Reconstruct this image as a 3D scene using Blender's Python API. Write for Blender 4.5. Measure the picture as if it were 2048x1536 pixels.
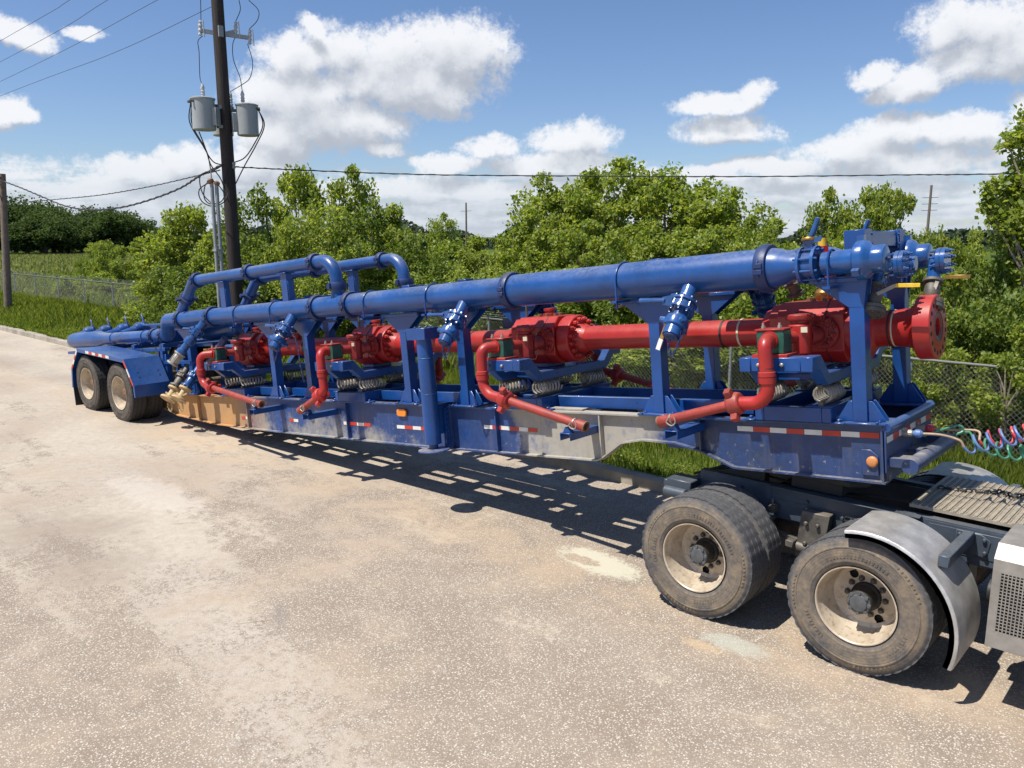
import bpy, bmesh, math, random
import numpy as np
from mathutils import Vector, Matrix

for o in list(bpy.data.objects): bpy.data.objects.remove(o)
SC = bpy.context.scene
COL = SC.collection
R_ = math.radians

# ------------------------------------------------------------ camera
camd = bpy.data.cameras.new('camera'); cam = bpy.data.objects.new('camera', camd); COL.objects.link(cam)
camd.sensor_width = 36; camd.lens = 28.477; camd.clip_start = 0.1; camd.clip_end = 3000
cam.location = (0, 0, 3.27); cam.rotation_euler = (R_(90 - 10.355), 0, R_(42.6))
SC.camera = cam
SC.render.resolution_x = 1024; SC.render.resolution_y = 768
# ------------------------------------------------------------ sun, sky, exposure
SUN_EL, SUN_AZ = 62.5, -112.6          # azimuth counted from +X towards +Y
sund = bpy.data.lights.new('sun', 'SUN'); sun = bpy.data.objects.new('sun', sund); COL.objects.link(sun)
sund.energy = 5.0; sund.angle = R_(0.5); sund.color = (1.0, 0.955, 0.88)
sv = Vector((math.cos(R_(SUN_EL)) * math.cos(R_(SUN_AZ)), math.cos(R_(SUN_EL)) * math.sin(R_(SUN_AZ)), math.sin(R_(SUN_EL))))
sun.rotation_euler = sv.to_track_quat('Z', 'Y').to_euler(); sun.location = (0, -20, 40)
SC.view_settings.view_transform = 'Standard'; SC.view_settings.look = 'None'
SC.view_settings.exposure = 0.36; SC.view_settings.gamma = 1.0

def nd(nt, typ, **kw):
    n = nt.nodes.new(typ)
    for k, v in kw.items():
        if k == 'ins':
            for i, val in v.items():
                if isinstance(val, bpy.types.NodeSocket): nt.links.new(val, n.inputs[i])
                else: n.inputs[i].default_value = val
        else: setattr(n, k, v)
    return n
def mth(nt, op, a, b=None, c=None, clamp=False):
    n = nt.nodes.new('ShaderNodeMath'); n.operation = op; n.use_clamp = clamp
    for i, v in enumerate((a, b, c)):
        if v is None: continue
        if isinstance(v, bpy.types.NodeSocket): nt.links.new(v, n.inputs[i])
        else: n.inputs[i].default_value = v
    return n.outputs[0]
def mrange(nt, v, a, b, c=0.0, d=1.0, smooth=False):
    n = nt.nodes.new('ShaderNodeMapRange'); n.interpolation_type = 'SMOOTHSTEP' if smooth else 'LINEAR'
    nt.links.new(v, n.inputs[0])
    for i, x in zip((1, 2, 3, 4), (a, b, c, d)):
        n.inputs[i].default_value = x
    return n.outputs[0]
def mixc(nt, f, a, b, typ='MIX'):
    n = nt.nodes.new('ShaderNodeMix'); n.data_type = 'RGBA'; n.blend_type = typ
    for i, v in ((0, f), (6, a), (7, b)):
        if isinstance(v, bpy.types.NodeSocket): nt.links.new(v, n.inputs[i])
        elif i == 0: n.inputs[0].default_value = v
        else: n.inputs[i].default_value = (*v, 1) if len(v) == 3 else v
    return n.outputs[2]

# clouds: soft mounds given as (azimuth deg, elevation deg, half widths); azimuth from the view axis, right positive
def px(u, v):   # sky position of a mound, worked out once with the camera's lens: degrees right of the view axis, degrees up
    f = 1620.0; th = R_(10.355); x = (u - 1024) / f; y = (768 - v) / f
    F = math.cos(th) + math.sin(th) * y; Z = -math.sin(th) + math.cos(th) * y
    return math.degrees(math.atan2(x, F)), math.degrees(math.atan2(Z, math.hypot(x, F)))
MOUNDS = [(590,115,90,55),(690,100,105,68),(800,110,90,60),(905,105,135,85),(790,165,210,80),(600,200,130,85),(700,250,140,60),(560,275,110,55),(640,250,120,55),(625,55,40,22),
 (300,345,130,38),(390,325,90,42),(190,372,110,32),(110,368,60,16),(520,330,110,60),(250,400,240,30),
 (60,75,75,34),(20,60,60,30),(182,70,40,20),(12,222,60,34),(40,235,40,18),
 (1150,280,88,42),(985,292,80,34),(1120,330,180,32),(900,330,90,26),(800,380,150,30),
 (1430,212,100,30),(1515,190,42,34),(1450,262,115,32),
 (1950,50,165,75),(2060,90,130,95),(1940,120,110,60),(1745,150,55,32),(1850,165,95,42),(1790,190,75,30),(2070,230,60,50),
 (1800,262,150,38),(1930,262,130,38),(1680,300,150,36),(1560,335,150,26),(2080,290,130,45),(1820,320,230,40),(1240,350,160,22),(1430,345,80,20),(1480,400,260,18),(760,300,60,18)]
def cloud_group():
    g = bpy.data.node_groups.new('cloud_density', 'ShaderNodeTree')
    g.interface.new_socket('az', in_out='INPUT', socket_type='NodeSocketFloat')
    g.interface.new_socket('el', in_out='INPUT', socket_type='NodeSocketFloat')
    g.interface.new_socket('d', in_out='OUTPUT', socket_type='NodeSocketFloat')
    g.interface.new_socket('smooth', in_out='OUTPUT', socket_type='NodeSocketFloat')
    gi = g.nodes.new('NodeGroupInput'); go = g.nodes.new('NodeGroupOutput')
    az, el = gi.outputs[0], gi.outputs[1]
    cv = nd(g, 'ShaderNodeCombineXYZ', ins={0: az, 1: el, 2: 3.1}).outputs[0]
    n1 = nd(g, 'ShaderNodeTexNoise', ins={'Vector': cv, 'Scale': 0.22, 'Detail': 9.0, 'Roughness': 0.60}); n1.normalize = True
    cv2 = nd(g, 'ShaderNodeVectorMath', operation='ADD', ins={0: cv, 1: (37.0, 11.0, 5.0)}).outputs[0]
    n2 = nd(g, 'ShaderNodeTexNoise', ins={'Vector': cv2, 'Scale': 0.3, 'Detail': 7.0, 'Roughness': 0.58})
    s = nd(g, 'ShaderNodeSeparateColor', ins={0: n1.outputs['Color']})
    azw = mth(g, 'ADD', az, mth(g, 'MULTIPLY', mth(g, 'SUBTRACT', s.outputs[0], 0.5), 3.6))
    elw = mth(g, 'ADD', el, mth(g, 'MULTIPLY', mth(g, 'SUBTRACT', s.outputs[1], 0.5), 2.6))
    best = None
    for (u, v, ru, rv) in MOUNDS:
        a, e = px(u, v); a2, _ = px(u + ru, v); _, e2 = px(u, v - rv)
        ra, re = a2 - a, e2 - e
        dx = mth(g, 'MULTIPLY', mth(g, 'SUBTRACT', azw, a), 1 / ra)
        dy = mth(g, 'MULTIPLY', mth(g, 'SUBTRACT', elw, e), 1 / re)
        q = mth(g, 'SUBTRACT', 1.0, mth(g, 'MULTIPLY_ADD', dx, dx, mth(g, 'MULTIPLY', dy, dy)))
        best = q if best is None else mth(g, 'SMOOTH_MAX', best, q, 0.35)
    # generic fair-weather clouds outside the stretch of sky the photograph shows, and thin layers near the horizon
    gen = mrange(g, n2.outputs[0], 0.60, 0.70, -1.5, 1.0)
    azo = mth(g, 'ABSOLUTE', az)
    outside = mth(g, 'MAXIMUM', mrange(g, azo, 36, 44), mrange(g, el, 19, 24))
    gen = mth(g, 'MULTIPLY_ADD', mth(g, 'SUBTRACT', gen, -2.0), outside, -2.0)
    cv3 = nd(g, 'ShaderNodeCombineXYZ', ins={0: mth(g, 'MULTIPLY', az, 0.10), 1: mth(g, 'MULTIPLY', el, 0.75), 2: 1.7}).outputs[0]
    n3 = nd(g, 'ShaderNodeTexNoise', ins={'Vector': cv3, 'Scale': 1.0, 'Detail': 6.0, 'Roughness': 0.6})
    low = mth(g, 'SUBTRACT', mrange(g, n3.outputs[0], 0.28, 0.52, -0.2, 0.85), mrange(g, el, 3.4, 6.5, 0.0, 2.2))
    d = mth(g, 'MAXIMUM', mth(g, 'MAXIMUM', best, gen), low)
    n4 = nd(g, 'ShaderNodeTexNoise', ins={'Vector': cv, 'Scale': 1.1, 'Detail': 9.0, 'Roughness': 0.62, 'Distortion': 0.25})
    d = mth(g, 'ADD', d, mth(g, 'MULTIPLY', mth(g, 'SUBTRACT', n2.outputs[0], 0.5), 1.1))
    g.links.new(mth(g, 'ADD', d, mth(g, 'MULTIPLY', mth(g, 'SUBTRACT', n4.outputs[0], 0.5), 0.55)), go.inputs[1])
    d = mth(g, 'ADD', d, mth(g, 'MULTIPLY', mth(g, 'SUBTRACT', n4.outputs[0], 0.5), 1.5))
    n5 = nd(g, 'ShaderNodeTexNoise', ins={'Vector': cv, 'Scale': 3.2, 'Detail': 6.0, 'Roughness': 0.65})
    d = mth(g, 'ADD', d, mth(g, 'MULTIPLY', mth(g, 'SUBTRACT', n5.outputs[0], 0.5), 0.9))
    g.links.new(d, go.inputs[0])
    return g
W = bpy.data.worlds.new("World"); SC.world = W; W.use_nodes = True
nt = W.node_tree; nt.nodes.clear()
sky = nd(nt, 'ShaderNodeTexSky'); sky.sky_type = 'NISHITA'; sky.sun_disc = False
sky.sun_elevation = R_(SUN_EL); sky.sun_rotation = R_(90 - SUN_AZ); sky.air_density = 1.0; sky.dust_density = 0.25; sky.ozone_density = 3.0
bg1 = nd(nt, 'ShaderNodeBackground', ins={0: mixc(nt, 1.0, sky.outputs[0], (0.90, 0.97, 1.14), 'MULTIPLY'), 1: 0.083})
tc = nd(nt, 'ShaderNodeTexCoord'); sep = nd(nt, 'ShaderNodeSeparateXYZ', ins={0: tc.outputs['Generated']})
azr = mth(nt, 'ARCTAN2', sep.outputs[0], sep.outputs[1])      # compass bearing from +Y towards +X
az = mth(nt, 'ADD', mth(nt, 'MULTIPLY', azr, 57.29578), 42.6)
az = mth(nt, 'SUBTRACT', mth(nt, 'MODULO', mth(nt, 'ADD', az, 540.0), 360.0), 180.0)
el = mth(nt, 'MULTIPLY', mth(nt, 'ARCSINE', sep.outputs[2]), 57.29578)
G = cloud_group()
g0 = nd(nt, 'ShaderNodeGroup', node_tree=G, ins={0: az, 1: el}); d0 = g0.outputs[0]
d1 = nd(nt, 'ShaderNodeGroup', node_tree=G, ins={0: mth(nt, 'ADD', az, -0.35), 1: mth(nt, 'ADD', el, 1.3)}).outputs[1]
mask = mrange(nt, d0, -0.22, 0.72, 0, 1, True)
lit = mrange(nt, mth(nt, 'SUBTRACT', g0.outputs[1], d1), -0.50, 0.42, 0, 1, True)
thick = mrange(nt, d1, 0.15, 1.35, 0, 1)
shade = mth(nt, 'MULTIPLY', lit, mth(nt, 'SUBTRACT', 1.0, mth(nt, 'MULTIPLY', thick, 0.50)))
cr = nd(nt, 'ShaderNodeValToRGB', ins={0: shade})
cr.color_ramp.elements[0].position = 0.0; cr.color_ramp.elements[0].color = (0.38, 0.405, 0.455, 1)
cr.color_ramp.elements[1].position = 1.0; cr.color_ramp.elements[1].color = (0.73, 0.74, 0.765, 1)
e = cr.color_ramp.elements.new(0.35); e.color = (0.51, 0.535, 0.58, 1)
bg2 = nd(nt, 'ShaderNodeBackground', ins={0: mixc(nt, mrange(nt, el, 0.5, 5.5, 0.62, 0.0), cr.outputs[0], (0.44, 0.50, 0.585)), 1: 1.0})
mixs = nd(nt, 'ShaderNodeMixShader', ins={0: mth(nt, 'MULTIPLY', mask, 0.96), 1: bg1.outputs[0], 2: bg2.outputs[0]})
nd(nt, 'ShaderNodeOutputWorld', ins={0: mixs.outputs[0]})
W.cycles.sampling_method = 'MANUAL'; W.cycles.sample_map_resolution = 512

# ------------------------------------------------------------ mesh helpers
class MB:
    def __init__(s): s.v = []; s.f = []
    def add(s, vs, fs):
        o = len(s.v); s.v += [tuple(p) for p in vs]; s.f += [tuple(i + o for i in f) for f in fs]; return s
    def box(s, x0, x1, y0, y1, z0, z1):
        v = [(x, y, z) for z in (z0, z1) for y in (y0, y1) for x in (x0, x1)]
        return s.add(v, [(0, 2, 3, 1), (4, 5, 7, 6), (0, 1, 5, 4), (2, 6, 7, 3), (0, 4, 6, 2), (1, 3, 7, 5)])
    def obox(s, a, b, w, h, up=(0, 0, 1)):      # bar from a to b, width w (sideways), height h
        a = Vector(a); b = Vector(b); d = (b - a).normalized(); u = Vector(up)
        r = d.cross(u).normalized(); u = r.cross(d)
        v = [p + r * (w / 2 * i) + u * (h / 2 * j) for p in (a, b) for j in (-1, 1) for i in (-1, 1)]
        return s.add(v, [(0, 1, 3, 2), (4, 6, 7, 5), (0, 4, 5, 1), (2, 3, 7, 6), (0, 2, 6, 4), (1, 5, 7, 3)])
    def prism(s, poly, o, u, v, w):             # polygon in u, v at o, swept along w
        o, u, v, w = map(Vector, (o, u, v, w)); n = len(poly)
        a = [o + u * p + v * q for p, q in poly]; vs = a + [p + w for p in a]
        fs = [tuple(range(n))[::-1], tuple(range(n, 2 * n))] + [(i, (i + 1) % n, n + (i + 1) % n, n + i) for i in range(n)]
        if u.cross(v).dot(w) < 0: fs = [f[::-1] for f in fs]
        return s.add(vs, fs)
    def tube(s, path, r, n=14, cap=True, closed=False):
        P = [Vector(p) for p in path]; m = len(P); rs = r if isinstance(r, (list, tuple)) else [r] * m
        T = []
        for i in range(m):
            if closed: t = P[(i + 1) % m] - P[i - 1]
            else: t = P[min(i + 1, m - 1)] - P[max(i - 1, 0)]
            T.append(t.normalized() if t.length > 1e-9 else Vector((0, 0, 1)))
        a = Vector((0, 0, 1)) if abs(T[0].z) < 0.9 else Vector((1, 0, 0))
        N = (a - T[0] * a.dot(T[0])).normalized(); vs = []
        for i in range(m):
            if i: N = (N - T[i] * N.dot(T[i])).normalized()
            B = T[i].cross(N)
            for k in range(n):
                c = 2 * math.pi * k / n; vs.append(P[i] + (N * math.cos(c) + B * math.sin(c)) * rs[i])
        fs = []
        for i in range(m if closed else m - 1):
            j = (i + 1) % m
            for k in range(n):
                l = (k + 1) % n; fs.append((i * n + k, i * n + l, j * n + l, j * n + k))
        if cap and not closed: fs += [tuple(range(n))[::-1], tuple((m - 1) * n + k for k in range(n))]
        return s.add(vs, fs)
    def lathe(s, prof, o, axis, n=28, cap=True, ph=0.0):  # prof: (distance along axis, radius)
        o = Vector(o); A = Vector(axis).normalized()
        a = Vector((0, 0, 1)) if abs(A.z) < 0.9 else Vector((1, 0, 0))
        N = (a - A * a.dot(A)).normalized(); B = A.cross(N); vs = []
        for h, r in prof:
            for k in range(n):
                c = 2 * math.pi * k / n + ph; vs.append(o + A * h + (N * math.cos(c) + B * math.sin(c)) * max(r, 1e-4))
        fs = []; m = len(prof)
        flip = False
        for i in range(m - 1):
            for k in range(n):
                l = (k + 1) % n; fs.append((i * n + k, i * n + l, (i + 1) * n + l, (i + 1) * n + k))
        if cap: fs += [tuple(range(n))[::-1], tuple((m - 1) * n + k for k in range(n))]
        return s.add(vs, fs)
    def cyl(s, a, b, r, n=20): return s.tube([a, b], r, n)
    def bolts(s, o, axis, Rr, k, r, h, ph=0.0, n=6):
        o = Vector(o); A = Vector(axis).normalized(); a = Vector((0, 0, 1)) if abs(A.z) < 0.9 else Vector((1, 0, 0))
        N = (a - A * a.dot(A)).normalized(); B = A.cross(N)
        for i in range(k):
            c = 2 * math.pi * (i + 0.5) / k + ph; p = o + (N * math.cos(c) + B * math.sin(c)) * Rr
            s.tube([p, p + A * h], r, n)
        return s
    def chain(s, pts, r=0.006, pitch=0.035):
        P = smooth_path(pts, 40); L = 0; last = P[0]; k = 0
        for p in P[1:]:
            L += (p - last).length
            if L >= pitch:
                d = (p - last).normalized(); mid = p; a = Vector((0, 1, 0)) if k % 2 else d.cross(Vector((0, 1, 0))).normalized()
                a = (a - d * a.dot(d)).normalized()
                ring = [mid + d * (pitch * .62 * math.cos(t)) + a * (pitch * .36 * math.sin(t)) for t in [2 * math.pi * i / 8 for i in range(8)]]
                s.tube(ring, r, 5, closed=True); L = 0; k += 1
            last = p
        return s
    def mirror(s):
        m = MB(); m.v = [(x, -y, z) for x, y, z in s.v]; m.f = [f[::-1] for f in s.f]; return m
    def build(s, name, mat, parent=None, smooth=32, bevel=0, label=None, loc=None):
        me = bpy.data.meshes.new(name); me.from_pydata(s.v, [], s.f); me.validate(clean_customdata=False)
        bm = bmesh.new(); bm.from_mesh(me); bmesh.ops.recalc_face_normals(bm, faces=bm.faces); bm.to_mesh(me); bm.free()
        if smooth:
            me.polygons.foreach_set('use_smooth', [True] * len(me.polygons)); me.set_sharp_from_angle(angle=R_(smooth))
        if isinstance(mat, (list, tuple)):
            for m in mat: me.materials.append(m)
        else: me.materials.append(mat)
        o = bpy.data.objects.new(name, me); COL.objects.link(o); o.parent = parent
        if loc: o.location = loc
        if bevel:
            b = o.modifiers.new('edge', 'BEVEL'); b.width = bevel; b.segments = 1; b.limit_method = 'ANGLE'; b.angle_limit = R_(40); b.harden_normals = False
        if label: o['label'] = label
        return o
def smooth_path(pts, n=24):
    P = [Vector(p) for p in pts]
    if len(P) < 3: return [P[0].lerp(P[1], i / n) for i in range(n + 1)]
    Q = [P[0] * 2 - P[1]] + P + [P[-1] * 2 - P[-2]]; out = []
    seg = len(P) - 1; per = max(2, n // seg)
    for i in range(seg):
        a, b, c, d = Q[i:i + 4]
        for k in range(per):
            t = k / per
            out.append(0.5 * ((2 * b) + (c - a) * t + (2 * a - 5 * b + 4 * c - d) * t * t + (3 * b - a - 3 * c + d) * t ** 3))
    out.append(P[-1]); return out
def fil(pts, rad, steps=8):                   # polyline with rounded corners
    P = [Vector(p) for p in pts]; out = [P[0]]
    rr = rad if isinstance(rad, (list, tuple)) else [rad] * (len(P) - 2)
    for i in range(1, len(P) - 1):
        a = (P[i - 1] - P[i]); b = (P[i + 1] - P[i]); ang = a.angle(b)
        d = min(rr[i - 1] / math.tan(ang / 2), a.length * .5, b.length * .5)
        a.normalize(); b.normalize(); p0 = P[i] + a * d; p1 = P[i] + b * d
        r = d * math.tan(ang / 2); c = P[i] + (a + b).normalized() * (r / math.sin(ang / 2))
        v0 = p0 - c; v1 = p1 - c; tot = v0.angle(v1)
        for k in range(steps + 1):
            t = k / steps
            out.append(c + (v0 * math.sin((1 - t) * tot) + v1 * math.sin(t * tot)) / math.sin(tot))
    out.append(P[-1]); return out
def empty(name, loc=(0, 0, 0), rot=(0, 0, 0), parent=None):
    o = bpy.data.objects.new(name, None); COL.objects.link(o); o.location = loc; o.rotation_euler = rot; o.parent = parent
    o.empty_display_size = 0.3; return o
def tag(o, label=None, cat=None, group=None, kind=None):
    for k, v in (('label', label), ('category', cat), ('group', group), ('kind', kind)):
        if v: o[k] = v
    return o

# ------------------------------------------------------------ materials
def new_mat(name):
    m = bpy.data.materials.new(name); m.use_nodes = True; t = m.node_tree; t.nodes.clear()
    p = nd(t, 'ShaderNodeBsdfPrincipled'); nd(t, 'ShaderNodeOutputMaterial', ins={0: p.outputs[0]}); return m, t, p
def objc(t): return nd(t, 'ShaderNodeTexCoord').outputs['Object']
def noise(t, vec, sc, det=4.0, ro=0.55, dist=0.0):
    return nd(t, 'ShaderNodeTexNoise', ins={'Vector': vec, 'Scale': sc, 'Detail': det, 'Roughness': ro, 'Distortion': dist}).outputs[0]
def paint(name, col, rough=0.35, metal=0.0, dust=0.35, dustcol=(0.30, 0.27, 0.22), var=0.25, sc=3.0, bump=0.08, chip=0.0, chipcol=(0.16, 0.09, 0.05), extra=None, coat=0.0):
    m, t, p = new_mat(name); oc = objc(t)
    n1 = noise(t, oc, sc, 6, 0.6); n2 = noise(t, oc, sc * 9, 5, 0.65); n3 = noise(t, oc, sc * 0.45, 3)
    c = mixc(t, mrange(t, n1, 0.3, 0.7), tuple(x * (1 - var) for x in col), tuple(min(1, x * (1 + var)) for x in col))
    geo = nd(t, 'ShaderNodeNewGeometry'); up = nd(t, 'ShaderNodeSeparateXYZ', ins={0: geo.outputs['Normal']}).outputs[2]
    dm = mth(t, 'MULTIPLY', mrange(t, up, 0.30, 1.0, 0.09, 1.0), mrange(t, mth(t, 'ADD', mth(t, 'MULTIPLY', n2, 0.45), mth(t, 'MULTIPLY', n3, 0.55)), 0.36, 0.62))
    dm = mth(t, 'MULTIPLY', dm, dust, clamp=True)
    c = mixc(t, dm, c, dustcol)
    if chip > 0:
        n4 = noise(t, oc, sc * 5, 8, 0.75)
        cm = mrange(t, n4, 0.70 - chip * 0.2, 0.73 - chip * 0.2)
        c = mixc(t, cm, c, chipcol)
    rg = mrange(t, n1, 0.3, 0.7, rough * 0.8, min(1, rough * 1.25))
    if extra: c, rg = extra(t, oc, c, rg)
    t.links.new(c, p.inputs['Base Color'])
    rr = mth(t, 'MAXIMUM', rg, mth(t, 'MULTIPLY', dm, 0.85))
    t.links.new(rr, p.inputs['Roughness']); p.inputs['Metallic'].default_value = metal; p.inputs['Coat Weight'].default_value = coat
    b = nd(t, 'ShaderNodeBump', ins={'Strength': bump, 'Distance': 0.01, 'Height': n2}); t.links.new(b.outputs[0], p.inputs['Normal'])
    return m
BLUE = (0.003, 0.054, 0.225)
M = {}
def frame_mud_shade(t, oc, c, rg):
    s = nd(t, 'ShaderNodeSeparateXYZ', ins={0: oc}); x, z = s.outputs[0], s.outputs[2]
    n = noise(t, oc, 2.2, 7, 0.62); n2 = noise(t, oc, 14, 5, 0.7); n3 = noise(t, oc, 0.9, 3)
    w = mth(t, 'ADD', mth(t, 'MULTIPLY', n, 0.7), mth(t, 'MULTIPLY', n2, 0.3))
    # pale splash thrown up on the gooseneck and on the low part of the deck beam, ochre dust near the rear axles
    goose = mth(t, 'MULTIPLY', mrange(t, x, -4.15, -3.75, 0, 1, True), mrange(t, x, -2.35, -1.75, 1, 0, True))
    goose = mth(t, 'MAXIMUM', goose, mth(t, 'MULTIPLY', mrange(t, z, -0.50, -0.22, 0.42, 0.10), mrange(t, x, -1.9, -1.2, 1, 1)))
    deck = mth(t, 'MULTIPLY', mrange(t, x, -5.6, -6.4, 0, 1), mrange(t, z, -0.44, -0.12, 0.72, 0.10))
    pale = mth(t, 'MAXIMUM', goose, deck)
    pale = mth(t, 'MULTIPLY', pale, mrange(t, x, -4.75, -4.2, 0, 1) if False else 1.0)
    pm = mrange(t, mth(t, 'ADD', mth(t, 'MULTIPLY_ADD', mth(t, 'SUBTRACT', w, .5), 1.7, .5), mth(t, 'MULTIPLY', pale, 0.48)), 0.66, 0.98, 0, 0.93)
    clean = mth(t, 'MULTIPLY', mrange(t, x, -5.6, -5.4), mrange(t, x, -4.25, -4.1, 1, 0))
    pm = mth(t, 'MULTIPLY', pm, mth(t, 'SUBTRACT', 1.0, mth(t, 'MULTIPLY', clean, 0.9)))
    c = mixc(t, pm, c, mixc(t, n3, (0.40, 0.36, 0.28), (0.55, 0.51, 0.42)))
    tm = mrange(t, mth(t, 'ADD', mrange(t, x, -8.5, -10.6, 0, 1), mth(t, 'MULTIPLY', mth(t, 'SUBTRACT', w, 0.5), 0.7)), 0.28, 0.75)
    c = mixc(t, tm, c, mixc(t, n, (0.46, 0.235, 0.075), (0.62, 0.36, 0.15)))
    film_shade = mth(t, 'MULTIPLY', mth(t, 'MULTIPLY', mrange(t, x, -2.2, -1.6, .35, 1), mrange(t, w, .34, .58)), .8)
    stv = nd(t, 'ShaderNodeMapping', ins={0: oc, 3: (9, 9, .8)}).outputs[0]; drip = noise(t, stv, 1.0, 6, .65)
    c = mixc(t, film_shade, c, (0.022, 0.034, 0.062))  # dull grime, darkened further to paint in the shade on the front web
    c = mixc(t, mrange(t, drip, .54, .74, 0, .38), c, (0.17, 0.14, 0.105))
    sp = mth(t, 'MULTIPLY', mrange(t, noise(t, oc, 26, 3, .6), .64, .70), mrange(t, z, -.15, -.4, .0, .8))
    c = mixc(t, mth(t, 'MULTIPLY', sp, mth(t, 'SUBTRACT', 1.0, clean)), c, (0.35, 0.31, 0.25))
    dirt = mth(t, 'MAXIMUM', pm, tm)
    return c, mth(t, 'MAXIMUM', rg, mth(t, 'MULTIPLY', dirt, 0.9))
M['blue'] = paint('blue_enamel', BLUE, 0.30, dust=0.55, dustcol=(0.15, 0.18, 0.24), var=0.28, sc=2.2, bump=0.08, coat=0.12, chip=.10, chipcol=(0.05, 0.06, 0.09))
M['blue_pipe'] = paint('blue_pipe_paint', (0.005, 0.060, 0.230), 0.32, dust=0.85, dustcol=(0.20, 0.22, 0.27), var=0.28, sc=2.6, bump=0.09, coat=0.1, chip=0.16, chipcol=(0.10, 0.11, 0.15))
M['blue_frame'] = paint('blue_frame_paint', (0.003, 0.046, 0.200), 0.45, dust=0.97, dustcol=(0.42, 0.38, 0.31), var=0.3, sc=2.0, bump=0.12, extra=frame_mud_shade)
M['blue_valve'] = paint('blue_valve_enamel', (0.009, 0.072, 0.25), 0.22, dust=0.35, dustcol=(0.3, 0.28, 0.25), var=0.3, sc=6, bump=0.1, coat=0.4)
M['couple'] = paint('grimy_blue_coupling', (0.008, 0.030, 0.12), 0.45, dust=0.7, dustcol=(0.12, 0.11, 0.10), var=0.4, sc=9, bump=0.2, chip=.2, chipcol=(0.08, 0.05, 0.035))
M['blue_dark'] = paint('dark_blue_steel', (0.012, 0.030, 0.12), 0.45, dust=0.5, dustcol=(0.2, 0.18, 0.15), var=0.3, sc=4)
M['red'] = paint('red_enamel', (0.37, 0.014, 0.011), 0.42, dust=0.45, dustcol=(0.36, 0.15, 0.11), var=0.2, sc=2.6, bump=0.12, coat=0.15, chip=0.12, chipcol=(0.16, 0.02, 0.015))
M['red_worn'] = paint('worn_red_iron', (0.32, 0.040, 0.030), 0.5, dust=0.5, dustcol=(0.24, 0.13, 0.085), var=0.3, sc=7, bump=0.25, chip=0.28, chipcol=(0.14, 0.06, 0.035))
M['red_dark'] = paint('dark_greasy_red', (0.30, 0.022, 0.018), 0.42, dust=0.45, dustcol=(0.10, 0.055, 0.04), var=0.4, sc=9, bump=0.3, chip=0.3, chipcol=(0.07, 0.035, 0.025))
M['green'] = paint('worn_green_paint', (0.018, 0.085, 0.060), 0.4, dust=0.3, dustcol=(0.25, 0.2, 0.14), var=0.35, sc=9, chip=0.25, chipcol=(0.22, 0.15, 0.10))
M['brass'] = paint('dull_brass', (0.36, 0.22, 0.06), 0.42, metal=0.7, dust=0.4, dustcol=(0.12, 0.09, 0.05), var=0.4, sc=12)
M['steel'] = paint('bright_wire_steel', (0.36, 0.33, 0.28), 0.5, metal=0.4, dust=0.6, dustcol=(0.36, 0.31, 0.24), var=0.25, sc=12)
M['grime'] = paint('greasy_steel', (0.11, 0.10, 0.085), 0.55, metal=0.3, dust=0.6, dustcol=(0.27, 0.22, 0.16), var=0.4, sc=10, bump=0.2)
M['dustyvalve'] = paint('ochre_dusted_steel', (0.46, 0.34, 0.18), 0.7, dust=0.7, dustcol=(0.55, 0.38, 0.18), var=0.25, sc=9, bump=0.15)
M['white_tape'] = paint('white_reflective_tape', (0.70, 0.68, 0.62), 0.35, dust=0.35, var=0.12, sc=9)
M['red_tape'] = paint('red_reflective_tape', (0.50, 0.035, 0.015), 0.35, dust=0.3, var=0.15, sc=9)
M['amber'] = paint('amber_lens', (0.75, 0.22, 0.02), 0.25, dust=0.1, var=0.1)
M['orange_lens'] = paint('dusty_orange_lens', (0.60, 0.23, 0.07), 0.45, dust=0.4, dustcol=(0.5, 0.36, 0.22), var=0.1)
M['yellow'] = paint('yellow_grip', (0.72, 0.46, 0.03), 0.4, dust=0.25, var=0.15, sc=20)
M['yellow_ring'] = paint('yellow_seal', (0.65, 0.36, 0.02), 0.4, dust=0.2, var=0.1)
M['cream'] = paint('cream_paint_marks', (0.62, 0.55, 0.38), 0.6, dust=0.3, var=0.2, sc=12)
M['black'] = paint('black_rubber', (0.018, 0.018, 0.018), 0.6, dust=0.3, dustcol=(0.15, 0.13, 0.1), var=0.3, sc=10)
M['alu'] = paint('dull_aluminium', (0.50, 0.485, 0.46), 0.36, metal=0.45, dust=0.6, dustcol=(0.34, 0.30, 0.24), var=0.26, sc=7, bump=0.22, chip=.12, chipcol=(0.27, 0.24, 0.19))
M['chassis'] = paint('grey_blue_chassis', (0.050, 0.068, 0.092), 0.45, dust=0.5, dustcol=(0.20, 0.18, 0.15), var=0.3, sc=4, bump=0.12)
M['hubgrey'] = paint('dull_grey_hub', (0.085, 0.09, 0.095), 0.5, dust=0.4, dustcol=(0.2, 0.17, 0.13), var=0.3, sc=14, bump=0.15)
M['boxmetal'] = paint('grimy_box_aluminium', (0.30, 0.28, 0.25), 0.45, metal=0.3, dust=0.5, dustcol=(0.36, 0.31, 0.24), var=0.25, sc=6, bump=0.12)
M['deck'] = paint('dusty_tread_plate', (0.38, 0.33, 0.25), 0.55, metal=0.3, dust=0.65, dustcol=(0.45, 0.38, 0.28), var=0.25, sc=14, bump=0.3)
M['trans'] = paint('grey_transformer_paint', (0.32, 0.345, 0.34), 0.45, dust=0.2, dustcol=(0.35, 0.33, 0.3), var=0.06, sc=3, bump=0.03)
M['porcelain'] = paint('grey_porcelain', (0.48, 0.48, 0.47), 0.3, dust=0.1, var=0.1)
M['galv'] = paint('galvanised_steel', (0.30, 0.31, 0.31), 0.55, metal=0.3, dust=0.2, var=0.15, sc=8)
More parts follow.
